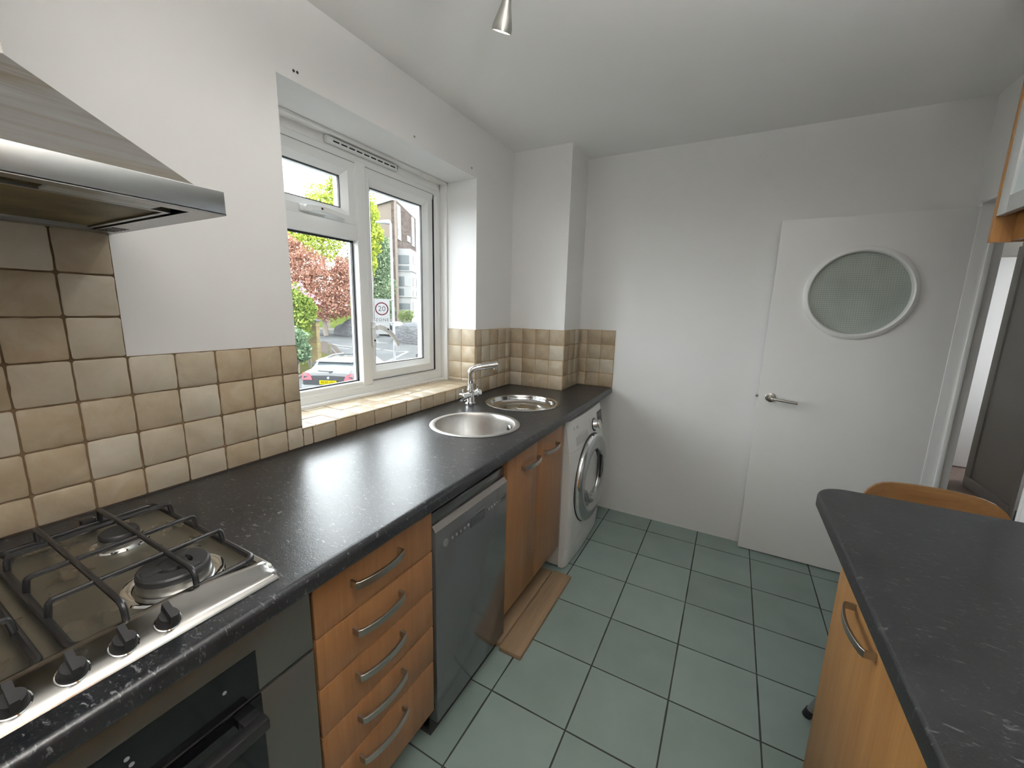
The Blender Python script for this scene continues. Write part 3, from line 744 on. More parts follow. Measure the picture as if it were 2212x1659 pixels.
bm = BM(); lathe(bm, [(.0085, 0), (.0085, .0008), (.0072, .0008), (.0072, 0)], (wface(2.085, .80), 2.085, .800), ln, 24); obj('maker_roundel', bm, M_grey, t)
for yy in (WY0+.05, WY1-.05):
    for xx in (.44, .58):
        bm = BM(); cyl(bm, (xx, yy, 0), (xx, yy, .016), .02, n=16); obj('foot', bm, M_plastic, t)

# ------------------------------------------------------------------ oven under the hob
t = thing('built_in_oven', 'built in oven with steel surround and black glass under the hob', 'oven', (.35, .27, 0))
oy0, oy1 = -.03, .570
bm = BM(); box(bm, .06, XF-.03, oy0+.005, oy1-.005, .1, .858); obj('body', bm, M_dark, t)
bm = BM(); box(bm, XF-.028, XF, oy0, oy1, .693, .850, .002); fa = obj('control_fascia', bm, M_ovsteel, t)
bm = BM(); box(bm, XF-.001, XF+.0015, oy0+.11, .456, .693, .782); obj('control_glass', bm, M_blackgl, fa)
bm = BM(); box(bm, XF-.028, XF, oy0, oy1, .120, .686, .002); do = obj('door', bm, M_ovsteel, t)
bm = BM(); box(bm, XF-.001, XF+.003, oy0+.11, .458, .135, .686); obj('door_glass', bm, M_blackgl, do)
bm = BM(); box(bm, XF+.022, XF+.046, .07, .448, .643, .668, .004); box(bm, XF, XF+.026, .09, .115, .645, .666, .002); box(bm, XF, XF+.026, .415, .446, .645, .666, .002); obj('handle', bm, M_plastic, do)
bm = BM()
for (yy, zz) in ((.27, .752), (.274, .738), (.40, .742)):
    cyl(bm, (XF+.0012, yy, zz), (XF+.002, yy, zz), .0035, n=12)
obj('print', bm, M_grey, fa)
bm = BM(); box(bm, XF-.06, XF-.035, -1.2, .57, 0, .10); tag(obj('plinth', bm, M_plinth, org=(.58, -.3, 0)), 'dark plinth at the floor below the oven', 'plinth')
# base unit nearest the camera, under the worktop beside the oven
t = thing('base_unit', 'wooden base unit left of the oven, below the worktop', 'cupboard', (.35, -.4, 0))
bm = BM(); box(bm, .05, XF-.022, -.9, -.034, .15, .858); obj('carcass', bm, M_woodedge, t)
bm = BM(); box(bm, XF-.019, XF, -.9, -.036, .15, .85, .0015); obj('door', bm, M_wood, t)

# ------------------------------------------------------------------ gas hob
t = thing('gas_hob', 'stainless steel gas hob with black pan supports and front knobs', 'hob', (.37, .235, ZC))
hx0, hx1, hy0, hy1 = .105, .560, -.05, .522
bm = BM()
# pressed steel tray: raised lip round a sunk plate
def rrect(x0, x1, y0, y1, r, z, n=6):
    out = []
    for cx, cy, s in ((x1-r, y1-r, 0), (x0+r, y1-r, PI/2), (x0+r, y0+r, PI), (x1-r, y0+r, 1.5*PI)):
        for k in range(n+1): a = s+PI/2*k/n; out.append(Vector((cx+r*math.cos(a), cy+r*math.sin(a), z)))
    return out
rings = []
for ins, z in ((0, ZC), (.001, ZC+.008), (.006, ZC+.0125), (.016, ZC+.0125), (.022, ZC+.006), (.03, ZC+.0045)):
    rings.append([bm.verts.new(v) for v in rrect(hx0+ins, hx1-ins+.05, hy0+ins, hy1-ins, .02, z)])
for A, B in zip(rings, rings[1:]):
    for i in range(len(A)): bm.faces.new((A[i], A[(i+1) % len(A)], B[(i+1) % len(A)], B[i]))
bm.faces.new(rings[-1])
M_hobplate = mat('hob_plate', (.29, .28, .24), .28, .9); g = N(M_hobplate); g.rough(g.ramp(g.noise(g.pos(), 14, 4), [(.3, (.22,)*3), (.7, (.42,)*3)]))
obj('tray', bm, M_hobplate, t)
# swept control rail along the front
bm = BM(); ny_ = 40; rows = []
for j in range(ny_+1):
    y = hy0+(hy1-hy0)*j/ny_; s = (j/ny_-.5)*2; bul = math.exp(-(abs(s)/.80)**6)
    xb = .582-.018*bul; xf_ = .638; zt = ZC+.019+.009*bul
    e = min(1, (1-abs(s))/.05); e = math.sqrt(max(0, 1-(1-e)**2))
    pr = [(xb-.03, ZC+.004), (xb-.012, ZC+.010), (xb-.002, zt-.002), (xb+.006, zt), (xb+.016, zt-.001), (xf_-.03, zt-.010), (xf_-.012, ZC+.012), (xf_-.003, ZC+.005), (xf_, ZC+.001)]
    rows.append([bm.verts.new((xb-.03+(x-xb+.03)*(.55+.45*e) if e < 1 else x, y, ZC+(z-ZC)*(.35+.65*e))) for x, z in pr])
for A, B in zip(rows, rows[1:]):
    for i in range(len(A)-1): bm.faces.new((A[i], A[i+1], B[i+1], B[i]))
for R_ in (rows[0][::-1], rows[-1]):
    bm.faces.new(R_)
M_rail = mat('polished_rail', (.42, .41, .39), .2, 1); g = N(M_rail); g.rough(g.ramp(g.noise(g.pos(), 25, 3), [(.3, (.16,)*3), (.7, (.28,)*3)]))
obj('control_rail', bm, M_rail, t, ang=1.0)
for k in range(5):
    y = .130+.053*k; c_ = Vector((.613, y+.004, ZC+.0185)); n_ = Vector((.42, 0, .9)).normalized()
    bm = BM(); lathe(bm, [(.0150, 0), (.0150, .005), (.0140, .008), (.0132, .014), (.012, .016), (0, .016)], c_, n_, 32)
    side = Vector((0, 1, 0)); v2 = n_.cross(side)
    q = c_+n_*.018; r_ = bmesh.ops.create_cube(bm, size=1)['verts']
    Mx = Matrix((( side.x, v2.x, n_.x, 0), (side.y, v2.y, n_.y, 0), (side.z, v2.z, n_.z, 0), (0, 0, 0, 1)))
    for v in r_: v.co = q+n_*.002+(Mx @ Vector((v.co.x*.0085, v.co.y*.031, v.co.z*.018)))
    kn = obj('knob', bm, M_plastic, t)
    bm = BM(); lathe(bm, [(.0158, 0), (.0175, .0012), (.0160, .002), (.0150, .0015)], c_-n_*.0015, n_, 32); obj('collar', bm, M_chrome, kn)
def burner(c, r, dual=False):
    cx, cy = c; z = ZC+.0045; bm = BM()
    lathe(bm, [(r*1.5, 0), (r*1.45, .003), (r*1.22, .004), (r*1.1, .001)], (cx, cy, z), (0, 0, 1), 48); bu = obj('burner', bm, M_chrome, t)
    bm = BM(); lathe(bm, [(r*1.08, .0), (r*1.08, .010), (r*1.03, .018), (r*.98, .019)], (cx, cy, z), (0, 0, 1), 48, mi=0)
    obj('crown', bm, M_satin, bu)
    bm = BM()
    if dual:
        lathe(bm, [(r*1.04, .018), (r*1.06, .021), (r*1.04, .028), (r*.98, .031), (r*.55, .031), (r*.50, .024)], (cx, cy, z), (0, 0, 1), 48)
        lathe(bm, [(r*.40, .016), (r*.42, .028), (r*.38, .033), (0, .033)], (cx, cy, z), (0, 0, 1), 36)
        for k in range(3):
            a = 2*PI*k/3+.4; box_v = box(bm, r*.35, r*.9, -.011, .011, .028, .0325, .001); xf(box_v, Matrix.Translation((cx, cy, z)) @ Matrix.Rotation(a, 4, 'Z'))
    else: lathe(bm, [(r*.98, .016), (r*1.02, .019), (r*1.0, .026), (r*.93, .029), (0, .0305)], (cx, cy, z), (0, 0, 1), 48)
    obj('cap', bm, M_cast, bu)
    bm = BM(); cyl(bm, (cx-r*1.2, cy+.01, z), (cx-r*1.2, cy+.01, z+.018), .0035, n=10); obj('igniter', bm, M_white, bu)
burner((.480, .408), .052, True); burner((.245, .405), .032); burner((.245, .07), .040); burner((.480, .07), .034)
def grate(y0, y1):
    zt = ZC+.050; zf = ZC+.020; x0, x1 = .135, .566
    bm = BM(); loop_ = rrect(x0, x1, y0, y1, .018, zf, 4); loop_.append(loop_[0]); tube(bm, loop_, .0062, 10); gr_ = obj('pan_support', bm, M_enam, t)
    for x in (.232, .345, .455):
        bm = BM(); tube(bm, smooth_path([(x, y0+.002, zf), (x, y0+.004, zt-.012), (x, y0+.006, zt), (x, y0+.022, zt), (x, y1-.022, zt), (x, y1-.006, zt), (x, y1-.004, zt-.012), (x, y1-.002, zf)], 2), .0048, 10); obj('bar', bm, M_enam, gr_)
    for y in (y0+.060, y1-.098):
        bm = BM(); tube(bm, smooth_path([(x0+.002, y, zf), (x0+.003, y, zt), (x0+.02, y, zt+.002), (x1-.03, y, zt+.002), (x1-.010, y, zt), (x1-.003, y, zt-.010), (x1-.002, y, zf)], 2), .0048, 10); obj('bar', bm, M_enam, gr_)
    for (x, y) in ((x0, y0+.02), (x0, y1-.02), (x1, y0+.02), (x1, y1-.02)):
        bm = BM(); cyl(bm, (x, y, ZC+.006), (x, y, zf), .007, n=10); obj('foot', bm, M_rubber, gr_)
grate(.252, .505); grate(-.03, .222)
for y in (.10, .24, .39):
    bm = BM(); box(bm, .112, .135, y-.012, y+.012, ZC+.010, ZC+.034, .004); obj('rear_stop', bm, M_enam, t)

# ------------------------------------------------------------------ cooker hood
t = thing('cooker_hood', 'greasy stainless steel chimney cooker hood above the hob', 'cooker hood', (0.25, .24, 1.57))
bm = BM(); L0, L1, LX = -.06, .542, .515; z0, z1 = 1.571, 1.612
# lip: four thin walls
box(bm, LX-.004, LX, L0, L1, z0, z1, .0015); box(bm, 0.0, LX-.004, L1-.004, L1, z0, z1, .0015); box(bm, 0.0, LX-.004, L0, L0+.004, z0, z1, .0015)
box(bm, LX-.030, LX, L0, L1, z0, z0+.003); box(bm, 0, LX-.03, L1-.045, L1, z0, z0+.003); box(bm, 0, LX-.03, L0, L0+.045, z0, z0+.003); box(bm, 0, .05, L0+.045, L1-.045, z0, z0+.003)
obj('lip', bm, M_hoodlip, t, ang=.4)
bm = BM()
base = [(0.0, L0+.0), (LX-.006, L0+.02), (LX-.006, L1-.040), (0.0, L1-.004)]; top = [(0.0, .11), (.25, .11), (.25, .362), (0.0, .362)]
A = [bm.verts.new((x, y, z1-.001)) for x, y in base]; B = [bm.verts.new((x, y, 1.808)) for x, y in top]; C_ = [bm.verts.new((x, y, 2.399)) for x, y in top]
for i in range(4):
    j = (i+1) % 4; bm.faces.new((A[i], A[j], B[j], B[i])); bm.faces.new((B[i], B[j], C_[j], C_[i]))
bm.faces.new(C_)
R0 = [bm.verts.new((x, y, z1)) for x, y in ((0.0, L0+.002), (LX-.002, L0+.002), (LX-.002, L1-.002), (0.0, L1-.002))]
for i in range(4): bm.faces.new((A[i], A[(i+1) % 4], R0[(i+1) % 4], R0[i]))
obj('canopy', bm, M_hoodm, t, ang=.3)
for a, b in ((L0+.05, .235), (.245, L1-.05)):
    bm = BM(); box(bm, .055, LX-.085, a, b, z0+.006, z0+.012); box(bm, .055, .065, a, b, z0+.002, z0+.006, mi=1); box(bm, LX-.095, LX-.085, a, b, z0+.002, z0+.006, mi=1); box(bm, .065, LX-.095, b-.008, b, z0+.002, z0+.006, mi=1)
    obj('grease_filter', bm, [M_filter, M_hoodlip], t)
for a in (.33, .02):
    bm = BM(); box(bm, LX-.078, LX-.036, a, a+.13, z0+.001, z0+.005, .001); obj('lamp_lens', bm, M_lens, t)
bm = BM()
for k in range(5): box(bm, .062+k*.018, .068+k*.018, L1-.040, L1-.012, z0-.0006, z0)
obj('vent_slots', bm, M_dark, t)

# ------------------------------------------------------------------ peninsula
t = thing('peninsula_unit', 'honey wood base unit under the black breakfast bar', 'cupboard', (1.95, .8, 0))
PX = 1.662
bm = BM(); box(bm, PX+.020, XR-.004, -.2, 1.340, .0, .862); box(bm, PX+.002, XR-.004, 1.342, 1.366, .0, .862, .001); obj('carcass', bm, M_wood2, t)
for a, b, hy in ((.76, 1.364, 1.13), (.15, .756, .3)):
    bm = BM(); box(bm, PX, PX+.018, a, b, .06, .858, .0015); dd_ = obj('door', bm, M_wood2, t)
    bm = BM(); bow(bm, (PX, hy, .765), (0, -1, 0), .155, (-1, 0, 0), .026, .016, .006); obj('handle', bm, M_satin, dd_)
bm = BM()
px0, py1 = 1.621, 1.618; r = .085; poly = [(px0, -.6)]
for k in range(15):
    a = PI-PI/2*k/14; poly.append((px0+r+r*math.cos(a), py1-r+r*math.sin(a)))
poly += [(XR-.001, py1), (XR-.001, -.6)]
n = len(poly); nrm = []
for i in range(n):
    p0, p1, p2 = Vector(poly[i-1]), Vector(poly[i]), Vector(poly[(i+1) % n]); e1, e2 = (p1-p0).normalized(), (p2-p1).normalized()
    m1, m2 = Vector((e1.y, -e1.x)), Vector((e2.y, -e2.x)); q_ = (m1+m2).normalized(); nrm.append(q_/max(.5, q_.dot(m1)))
rings = []
for ins, z in ((0, -.038), (0, -.010), (.0012, -.0055), (.0045, -.0015), (.010, 0)):
    rings.append([bm.verts.new((x+nx_.x*ins, y+nx_.y*ins, ZC+z)) for (x, y), nx_ in zip(poly, nrm)])
for A, B in zip(rings, rings[1:]):
    for i in range(n): bm.faces.new((A[i], A[(i+1) % n], B[(i+1) % n], B[i]))
bm.faces.new(rings[0]); bm.faces.new(rings[-1][::-1])
tag(obj('breakfast_bar_top', bm, M_top2, ang=.5, org=(1.9, .8, ZC)), 'black flecked breakfast bar worktop with rounded corner on the right', 'worktop')

# chair behind the peninsula
t = thing('chair', 'bent plywood chair with grey metal legs behind the breakfast bar', 'chair', (1.96, 1.64, 0))
bm = BM(); G = []
for i in range(9):
    row = []
    for j in range(19):
        s = j/18*2-1; u = i/8
        hw = .178*(1-.0*u); x = 1.955+s*hw; y = 1.735+.050*(1-s*s)+.030*u
        top_ = .888-.065*abs(s)**7; z = .60+(top_-.60)*u
        row.append((x, y, z))
    G.append(row)
F_ = [[bm.verts.new(p) for p in r_] for r_ in G]; K_ = [[bm.verts.new((p[0], p[1]+.012, p[2])) for p in r_] for r_ in G]
for i in range(8):
    for j in range(18):
        bm.faces.new((F_[i][j], F_[i][j+1], F_[i+1][j+1], F_[i+1][j])); bm.faces.new((K_[i][j], K_[i+1][j], K_[i+1][j+1], K_[i][j+1]))
for j in range(18): bm.faces.new((F_[8][j], F_[8][j+1], K_[8][j+1], K_[8][j])); bm.faces.new((F_[0][j], K_[0][j], K_[0][j+1], F_[0][j+1]))
for i in range(8): bm.faces.new((F_[i][0], F_[i+1][0], K_[i+1][0], K_[i][0])); bm.faces.new((F_[i][18], K_[i][18], K_[i+1][18], F_[i+1][18]))
obj('backrest', bm, M_ply, t, ang=.8)
bm = BM(); sv = box(bm, 1.77, 2.14, 1.39, 1.74, .445, .458, .004)
obj('seat', bm, M_ply, t)
M_leg = mat('grey_tube', (.33, .335, .34), .35, .6)
for q_ in ([(1.80, 1.70, .44), (1.80, 1.745, .46), (1.81, 1.765, .62), (1.82, 1.785, .70)], [(2.11, 1.70, .44), (2.11, 1.745, .46), (2.10, 1.765, .62), (2.09, 1.785, .70)]):
    bm = BM(); tube(bm, smooth_path(q_, 2), .009, 10); obj('back_post', bm, M_leg, t)
for (fx_, fy_, tx_, ty_) in ((1.733, 1.700, 1.85, 1.66), (2.19, 1.74, 2.06, 1.66), (1.76, 1.40, 1.85, 1.48), (2.16, 1.40, 2.06, 1.48)):
    bm = BM(); p0 = Vector((fx_, fy_, .012)); p1 = Vector((tx_, ty_, .445)); tube(bm, [p0, p1], .0125, 14); lg = obj('leg', bm, M_leg, t)
    bm = BM(); dv = (p1-p0).normalized(); tube(bm, [p0-dv*.010, p0+dv*.020], .0155, 14); obj('foot_cap', bm, M_plastic, lg)

# wall cabinet
t = thing('wall_cabinet', 'wooden wall cabinet with white framed frosted glass door above the breakfast bar', 'cabinet', (2.1, 1.3, 1.65))
KX, KY, KZ0, KZ1 = 1.972, 1.80, 1.632, 2.36
bm = BM(); box(bm, KX-.022, XR-.002, KY-.016, KY, KZ0, KZ1, .001); box(bm, KX, XR-.002, .4, .418, KZ0, KZ1, .001); box(bm, KX, XR-.002, .418, KY-.018, 1.735, 1.753); box(bm, KX, XR-.002, .418, KY-.018, KZ1-.018, KZ1)
box(bm, XR-.012, XR-.002, .418, KY-.018, 1.753, KZ1-.018); obj('carcass', bm, M_wood2, t)
bm = BM(); box(bm, KX+.018, KX+.036, .418, KY-.018, KZ0+.002, 1.722, .001); obj('light_pelmet', bm, M_wood2, t)
def alu_door(y0, y1):
    z0, z1 = 1.700, 2.355; x1 = KX-.002; x0 = KX-.022; w_ = .045
    bm = BM()
    for a, b, c, d in ((y0, y0+w_, z0, z1), (y1-w_, y1, z0, z1), (y0+w_, y1-w_, z0, z0+w_), (y0+w_, y1-w_, z1-w_, z1)): box(bm, x0, x1, a, b, c, d, .002)
    d_ = obj('door', bm, M_whitealu, t)
    bm = BM(); box(bm, x0+.007, x0+.012, y0+w_-.004, y1-w_+.004, z0+w_-.004, z1-w_+.004); obj('glass_pane', bm, M_frost, d_)
M_whitealu = mat('white_aluminium', (.66, .67, .67), .3, .4)
alu_door(1.205, KY-.018); alu_door(.60, 1.20)

# ------------------------------------------------------------------ open white door with porthole
dz0, dz1, dx0, dx1, dyf, dyb = .008, 1.917, 1.517, 2.262, 2.790, 2.830
PC = (1.885, 1.538); PR = .212
def doorslab():
    bm = BM(); segs = 72
    def side(y):
        ov = [bm.verts.new(p) for p in ((dx0, y, dz0), (dx1, y, dz0), (dx1, y, dz1), (dx0, y, dz1))]
        hv = [bm.verts.new((PC[0]+PR*math.cos(2*PI*k/segs), y, PC[1]+PR*math.sin(2*PI*k/segs))) for k in range(segs)]
        es = [bm.edges.new((L[i], L[(i+1) % len(L)])) for L in (ov, hv) for i in range(len(L))]
        bmesh.ops.triangle_fill(bm, edges=es, use_beauty=True); return ov, hv
    a, b = side(dyf); c, d = side(dyb)
    for i in range(4): bm.faces.new((a[i], a[(i+1) % 4], c[(i+1) % 4], c[i]))
    for i in range(segs): bm.faces.new((b[i], b[(i+1) % segs], d[(i+1) % segs], d[i]))
    es = [e for e in bm.edges if len(e.link_faces) == 2 and all(abs(v.co.y-dyf) < 1e-5 and (abs(v.co.x-dx0) < 1e-5 or abs(v.co.x-dx1) < 1e-5 or abs(v.co.z-dz0) < 1e-5 or abs(v.co.z-dz1) < 1e-5) for v in e.verts) and any(abs(f.normal.y) < .5 for f in e.link_faces)]
    return bm
bm = doorslab(); door = struct('door_1', bm, M_gloss, ang=.5)
bm = BM(); lathe(bm, [(.232, 0), (.232, .008), (.226, .014), (.212, .017), (.206, .012), (.204, .0), (.204, -.016)], (PC[0], dyf, PC[1]), (0, -1, 0), 96); obj('porthole_ring', bm, M_gloss, door)
bm = BM(); lathe(bm, [(.211, 0), (0, 0)], (PC[0], dyf+.014, PC[1]), (0, -1, 0), 72); obj('porthole_glass', bm, M_wired, door)
bm = BM(); hc = Vector((1.574, dyf, .960)); lathe(bm, [(.026, 0), (.026, .007), (.023, .009), (0, .009)], hc, (0, -1, 0), 32)
cyl(bm, hc, hc+Vector((0, -.045, 0)), .0095, n=16); tube(bm, smooth_path([hc+Vector((0, -.03, 0)), hc+Vector((.002, -.05, 0)), hc+Vector((.03, -.052, -.003)), hc+Vector((.125, -.050, -.012))], 2), .008, 12); obj('lever_handle', bm, M_satin, door)
bm = BM(); box(bm, dx0-.014, dx0, 2.803, 2.815, .952, .972, .002); obj('latch', bm, M_satin, door)

# ------------------------------------------------------------------ ceiling spotlight
def spot(t, p, aim, energy, cone=2.6, blend=.6):
    p = Vector(p); ax = Vector(aim).normalized()
    bm = BM(); lathe(bm, [(.0, -.052), (.011, -.052), (.012, -.048), (.0125, -.03), (.016, -.015), (.024, .010), (.029, .028), (.0295, .040), (.0275, .040), (.024, .012), (.012, -.015)], p, ax, 40); h = obj('lamp_head', bm, M_satin, t)
    bm = BM(); lathe(bm, [(.0265, .034), (.02, .038), (0, .039)], p, ax, 24); obj('bulb', bm, M_bulb, h)
    l = bpy.data.lights.new('spot_lamp', 'SPOT'); l.energy = energy; l.spot_size = cone; l.spot_blend = blend; l.shadow_soft_size = .022; l.color = (1, .965, .91)
    o = bpy.data.objects.new('spot_lamp', l); COL.objects.link(o); o.location = p+ax*.045; o.rotation_euler = ax.to_track_quat('-Z', 'Y').to_euler(); o.parent = t; o.location = p+ax*.045-ORG[t.name]
    return p-ax*.045
t = thing('ceiling_spotlight', 'satin metal ceiling spotlight hanging at the top of the picture', 'light fixture', (.72, 1.12, H))
ends = [spot(t, (.672, 1.262, 2.252), (-.45, .30, -1.0), 3.6), spot(t, (.80, .93, 2.26), (-.45, -.35, -1.0), 4.0)]  # second head is out of view, added for brightness
bm = BM(); tube(bm, [(.72, 1.32, 2.375), (.78, .84, 2.375)], .012, 16); obj('bar', bm, M_satin, t)
bm = BM(); lathe(bm, [(.0, -.012), (.05, -.012), (.055, -.006), (.055, 0), (0, 0)], (.75, 1.08, H), (0, 0, 1), 32); obj('ceiling_plate', bm, M_satin, t)
for e, b in zip(ends, ((.728, 1.255, 2.375), (.77, .925, 2.375))):
    bm = BM(); tube(bm, smooth_path([b, (b[0], b[1], b[2]-.03), (e+Vector(b))/2, e], 2), .0055, 10); obj('arm', bm, M_satin, t)

# added fill lamp out of view, bowl shaped, throwing its light at the ceiling
LP = (1.70, .16, 1.98)
t = thing('added_uplighter', 'added unseen fill lamp, an opaque bowl throwing light at the ceiling behind the viewpoint', 'light fixture', (LP[0], LP[1], H))
bm = BM(); lathe(bm, [(0, -.07), (.06, -.065), (.12, -.04), (.155, 0), (.15, 0), (.115, -.035), (.06, -.058), (0, -.062)], LP, (0, 0, 1), 48); bw_ = obj('bowl', bm, M_white, t)
bm = BM(); lathe(bm, [(0, -.045), (.03, -.04), (.035, -.02), (.02, 0), (0, .005)], LP, (0, 0, 1), 20); obj('bulb', bm, M_bulb, bw_)
for k in range(3):
    a = 2*PI*k/3; bm = BM(); tube(bm, [(LP[0]+.15*math.cos(a), LP[1]+.15*math.sin(a), LP[2]), (LP[0]+.01*math.cos(a), LP[1]+.01*math.sin(a), H-.02)], .0015, 6); obj('wire', bm, M_satin, t)
bm = BM(); lathe(bm, [(0, -.03), (.03, -.028), (.045, 0), (0, 0)], (LP[0], LP[1], H), (0, 0, 1), 24); obj('ceiling_rose', bm, M_white, t)
ld_ = bpy.data.lights.new('added_fill_lamp', 'SPOT'); ld_.energy = 195; ld_.spot_size = 3.0; ld_.spot_blend = .5; ld_.shadow_soft_size = .13; ld_.color = (1, .97, .93)
lo_ = bpy.data.objects.new('added_fill_lamp', ld_); COL.objects.link(lo_); lo_.parent = t; lo_.location = Vector(LP)+Vector((0, 0, .01))-Vector((LP[0], LP[1], H)); lo_.rotation_euler = (PI, 0, 0)

# ================================================================== outdoors
GA, GB = -1.95, -.020            # the street rises gently away from the house: z = GA + GB*x
def gz(x): return GA+GB*x
def gp(px, py, h=0.0):
    """point of the photograph lying h above the street"""
    d = fw+rt*((px-1106)/FPX)-up*((py-829.5)/FPX)
    k = (GA+h+GB*CAM.x-CAM.z)/(d.z-GB*d.x)
    return CAM+d*k
def up_to(base, px, py): return at(px, py, 'x', base.x).z

M_road = mat('asphalt', (.09, .092, .095), .85, spec=0); g = N(M_road); g.col(g.ramp(g.noise(g.pos(), .6, 5), [(.3, (.054, .056, .058)), (.7, (.068, .070, .070))]))
M_line = mat('road_paint', (.13, .13, .13), .7, spec=0)
M_lawn = mat('lawn', (.10, .16, .04), .9, spec=0); g = N(M_lawn); g.col(g.ramp(g.noise(g.pos(), 2.0, 5), [(.3, (.04, .06, .012)), (.7, (.065, .08, .022))]))
M_verge = mat('leafy_verge', (.16, .16, .07), .9, spec=0); g = N(M_verge); g.col(g.ramp(g.noise(g.pos(), 3.0, 6), [(.35, (.042, .037, .022)), (.6, (.034, .042, .010)), (.75, (.052, .05, .02))]))
M_path = mat('earth_path', (.047, .040, .035), .9, spec=0)
M_pave = mat('paving', (.085, .08, .072), .85, spec=0)
def slab(name, pts, m, th=.02, off=0.0):
    bm = BM(); A = [bm.verts.new((p.x, p.y, gz(p.x)+off)) for p in pts]; B = [bm.verts.new((p.x, p.y, gz(p.x)+off-th)) for p in pts]
    n = len(A); bm.faces.new(A); bm.faces.new(B[::-1])
    for i in range(n): bm.faces.new((A[i], A[(i+1) % n], B[(i+1) % n], B[i]))
    return struct(name, bm, m)
V = Vector
slab('road', [V((-.4, -60, 0)), V((-.4, 150, 0)), V((-160, 150, 0)), V((-160, -60, 0))], M_road, .3)
slab('lawn', [gp(560, 707), gp(700, 708), gp(935, 722), V((-30, 140, 0)), V((-150, 140, 0)), V((-150, 20, 0))], M_lawn, .05, .04)
slab('pavement', [gp(560, 712), gp(700, 714), gp(935, 729), gp(935, 722), gp(700, 708), gp(560, 707)], M_pave, .05, .05)
slab('verge', [gp(560, 870), gp(649, 813), gp(702, 785), gp(742, 768), gp(722, 758), gp(690, 742), gp(640, 735), gp(560, 735)], M_verge, .06, .07)
slab('path', [gp(690, 763), gp(726, 772), gp(742, 768), gp(722, 748), gp(700, 738), gp(690, 742)], M_path, .06, .08)
slab('kerb', [gp(560, 873), gp(649, 815.5), gp(702, 787), gp(742, 769.5), gp(742, 768), gp(702, 785), gp(649, 813), gp(560, 870)], M_pave, .06, .09)
bm = BM()
for a, b, w_ in (((718.7, 743.4), (734, 747), .10), ((736, 747), (761, 749.5), .10), ((731, 751), (754, 754), .10), ((688, 727), (701, 728), .10), ((815, 740), (838, 741.5), .1), ((812, 753), (820, 755), .12), ((830, 756), (857, 760), .12), ((862, 760), (880, 759), .12),
                 ((881, 760), (854, 773), .10), ((857, 772), (834, 783), .10)):
    A, B = gp(*a), gp(*b); d = (B-A).normalized(); s_ = V((-d.y, d.x, 0))*w_
    q = [A+s_, B+s_, B-s_, A-s_]; lo = [bm.verts.new((p.x, p.y, gz(p.x)+.002)) for p in q]; hi = [bm.verts.new((p.x, p.y, gz(p.x)+.012)) for p in q]
    bm.faces.new(hi)
    for i in range(4): bm.faces.new((lo[i], lo[(i+1) % 4], hi[(i+1) % 4], hi[i]))
struct('road_markings', bm, M_line)

# ---- foliage
def leafmat(name, stops):
    m = mat(name, stops[0][1], .7, spec=.15); g = N(m); a_ = g.n('Attribute', attribute_name='tone'); sp = g.n('SeparateColor'); g.l(a_.outputs['Color'], sp.inputs[0])
    c = g.ramp(sp.outputs[0], stops); g.col(c)
    tl = g.n('BsdfTranslucent'); g.l(c, tl.inputs['Color']); mx = g.n('MixShader'); mx.inputs[0].default_value = .4
    o = m.node_tree.nodes['Material Output']; g.l(g.p.outputs[0], mx.inputs[1]); g.l(tl.outputs[0], mx.inputs[2]); g.l(mx.outputs[0], o.inputs['Surface']); return m
LF_lime = leafmat('lime_leaves', [(0, (0.156, 0.204, 0.032)), (.5, (0.282, 0.329, 0.039)), (1, (0.407, 0.439, 0.102))])
LF_green = leafmat('mid_green_leaves', [(0, (0.056, 0.087, 0.025)), (.6, (0.130, 0.167, 0.043)), (1, (0.223, 0.248, 0.093))])
LF_copper = leafmat('copper_leaves', [(0, (0.158, 0.073, 0.051)), (.5, (0.302, 0.158, 0.112)), (1, (0.471, 0.291, 0.225))])
LF_dark = leafmat('evergreen_leaves', [(0, (0.068, 0.104, 0.060)), (.6, (0.164, 0.223, 0.128)), (1, (0.327, 0.401, 0.252))])
LF_hedge = leafmat('hedge_leaves', [(0, (0.071, 0.114, 0.029)), (.5, (0.192, 0.243, 0.043)), (1, (0.328, 0.356, 0.100))])
LF_ivy = leafmat('ivy_leaves', [(0, (0.055, 0.092, 0.055)), (.6, (0.149, 0.215, 0.121)), (1, (0.297, 0.354, 0.224))])
LF_pink = leafmat('pink_blossom', [(0, (0.279, 0.149, 0.186)), (1, (0.384, 0.285, 0.322))])
M_bark = mat('grey_bark', (.13, .11, .09), .9)
def leaves(bm, c, rad, n, size, rnd, shell=.45, lay=None):
    c = Vector(c)
    for _ in range(n):
        while True:
            p = Vector((rnd.uniform(-1, 1), rnd.uniform(-1, 1), rnd.uniform(-1, 1)))
            if shell < p.length < 1: break
        lump = 1+.18*math.sin(p.x*7+c.x)+.15*math.sin(p.z*9+c.y)
        q = c+Vector((p.x*rad[0], p.y*rad[1], p.z*rad[2]))*lump
        a = Vector((rnd.gauss(0, 1), rnd.gauss(0, 1), rnd.gauss(0, 1))).normalized(); b = a.orthogonal().normalized(); s = size*rnd.uniform(.6, 1.4)
        f = bm.faces.new([bm.verts.new(q+a*s), bm.verts.new(q+b*s*.55), bm.verts.new(q-a*s), bm.verts.new(q-b*s*.55)])
        t_ = rnd.random()
        for l in f.loops: l[lay] = (t_, t_, t_, 1)
def foliage(name, parent, blobs, m, size, seed, n):
    rnd = random.Random(seed); bm = BM(); lay = bm.loops.layers.color.new('tone')
    for c, rad in blobs: leaves(bm, c, rad, n, size, rnd, .35, lay)
    return obj(name, bm, m, parent)
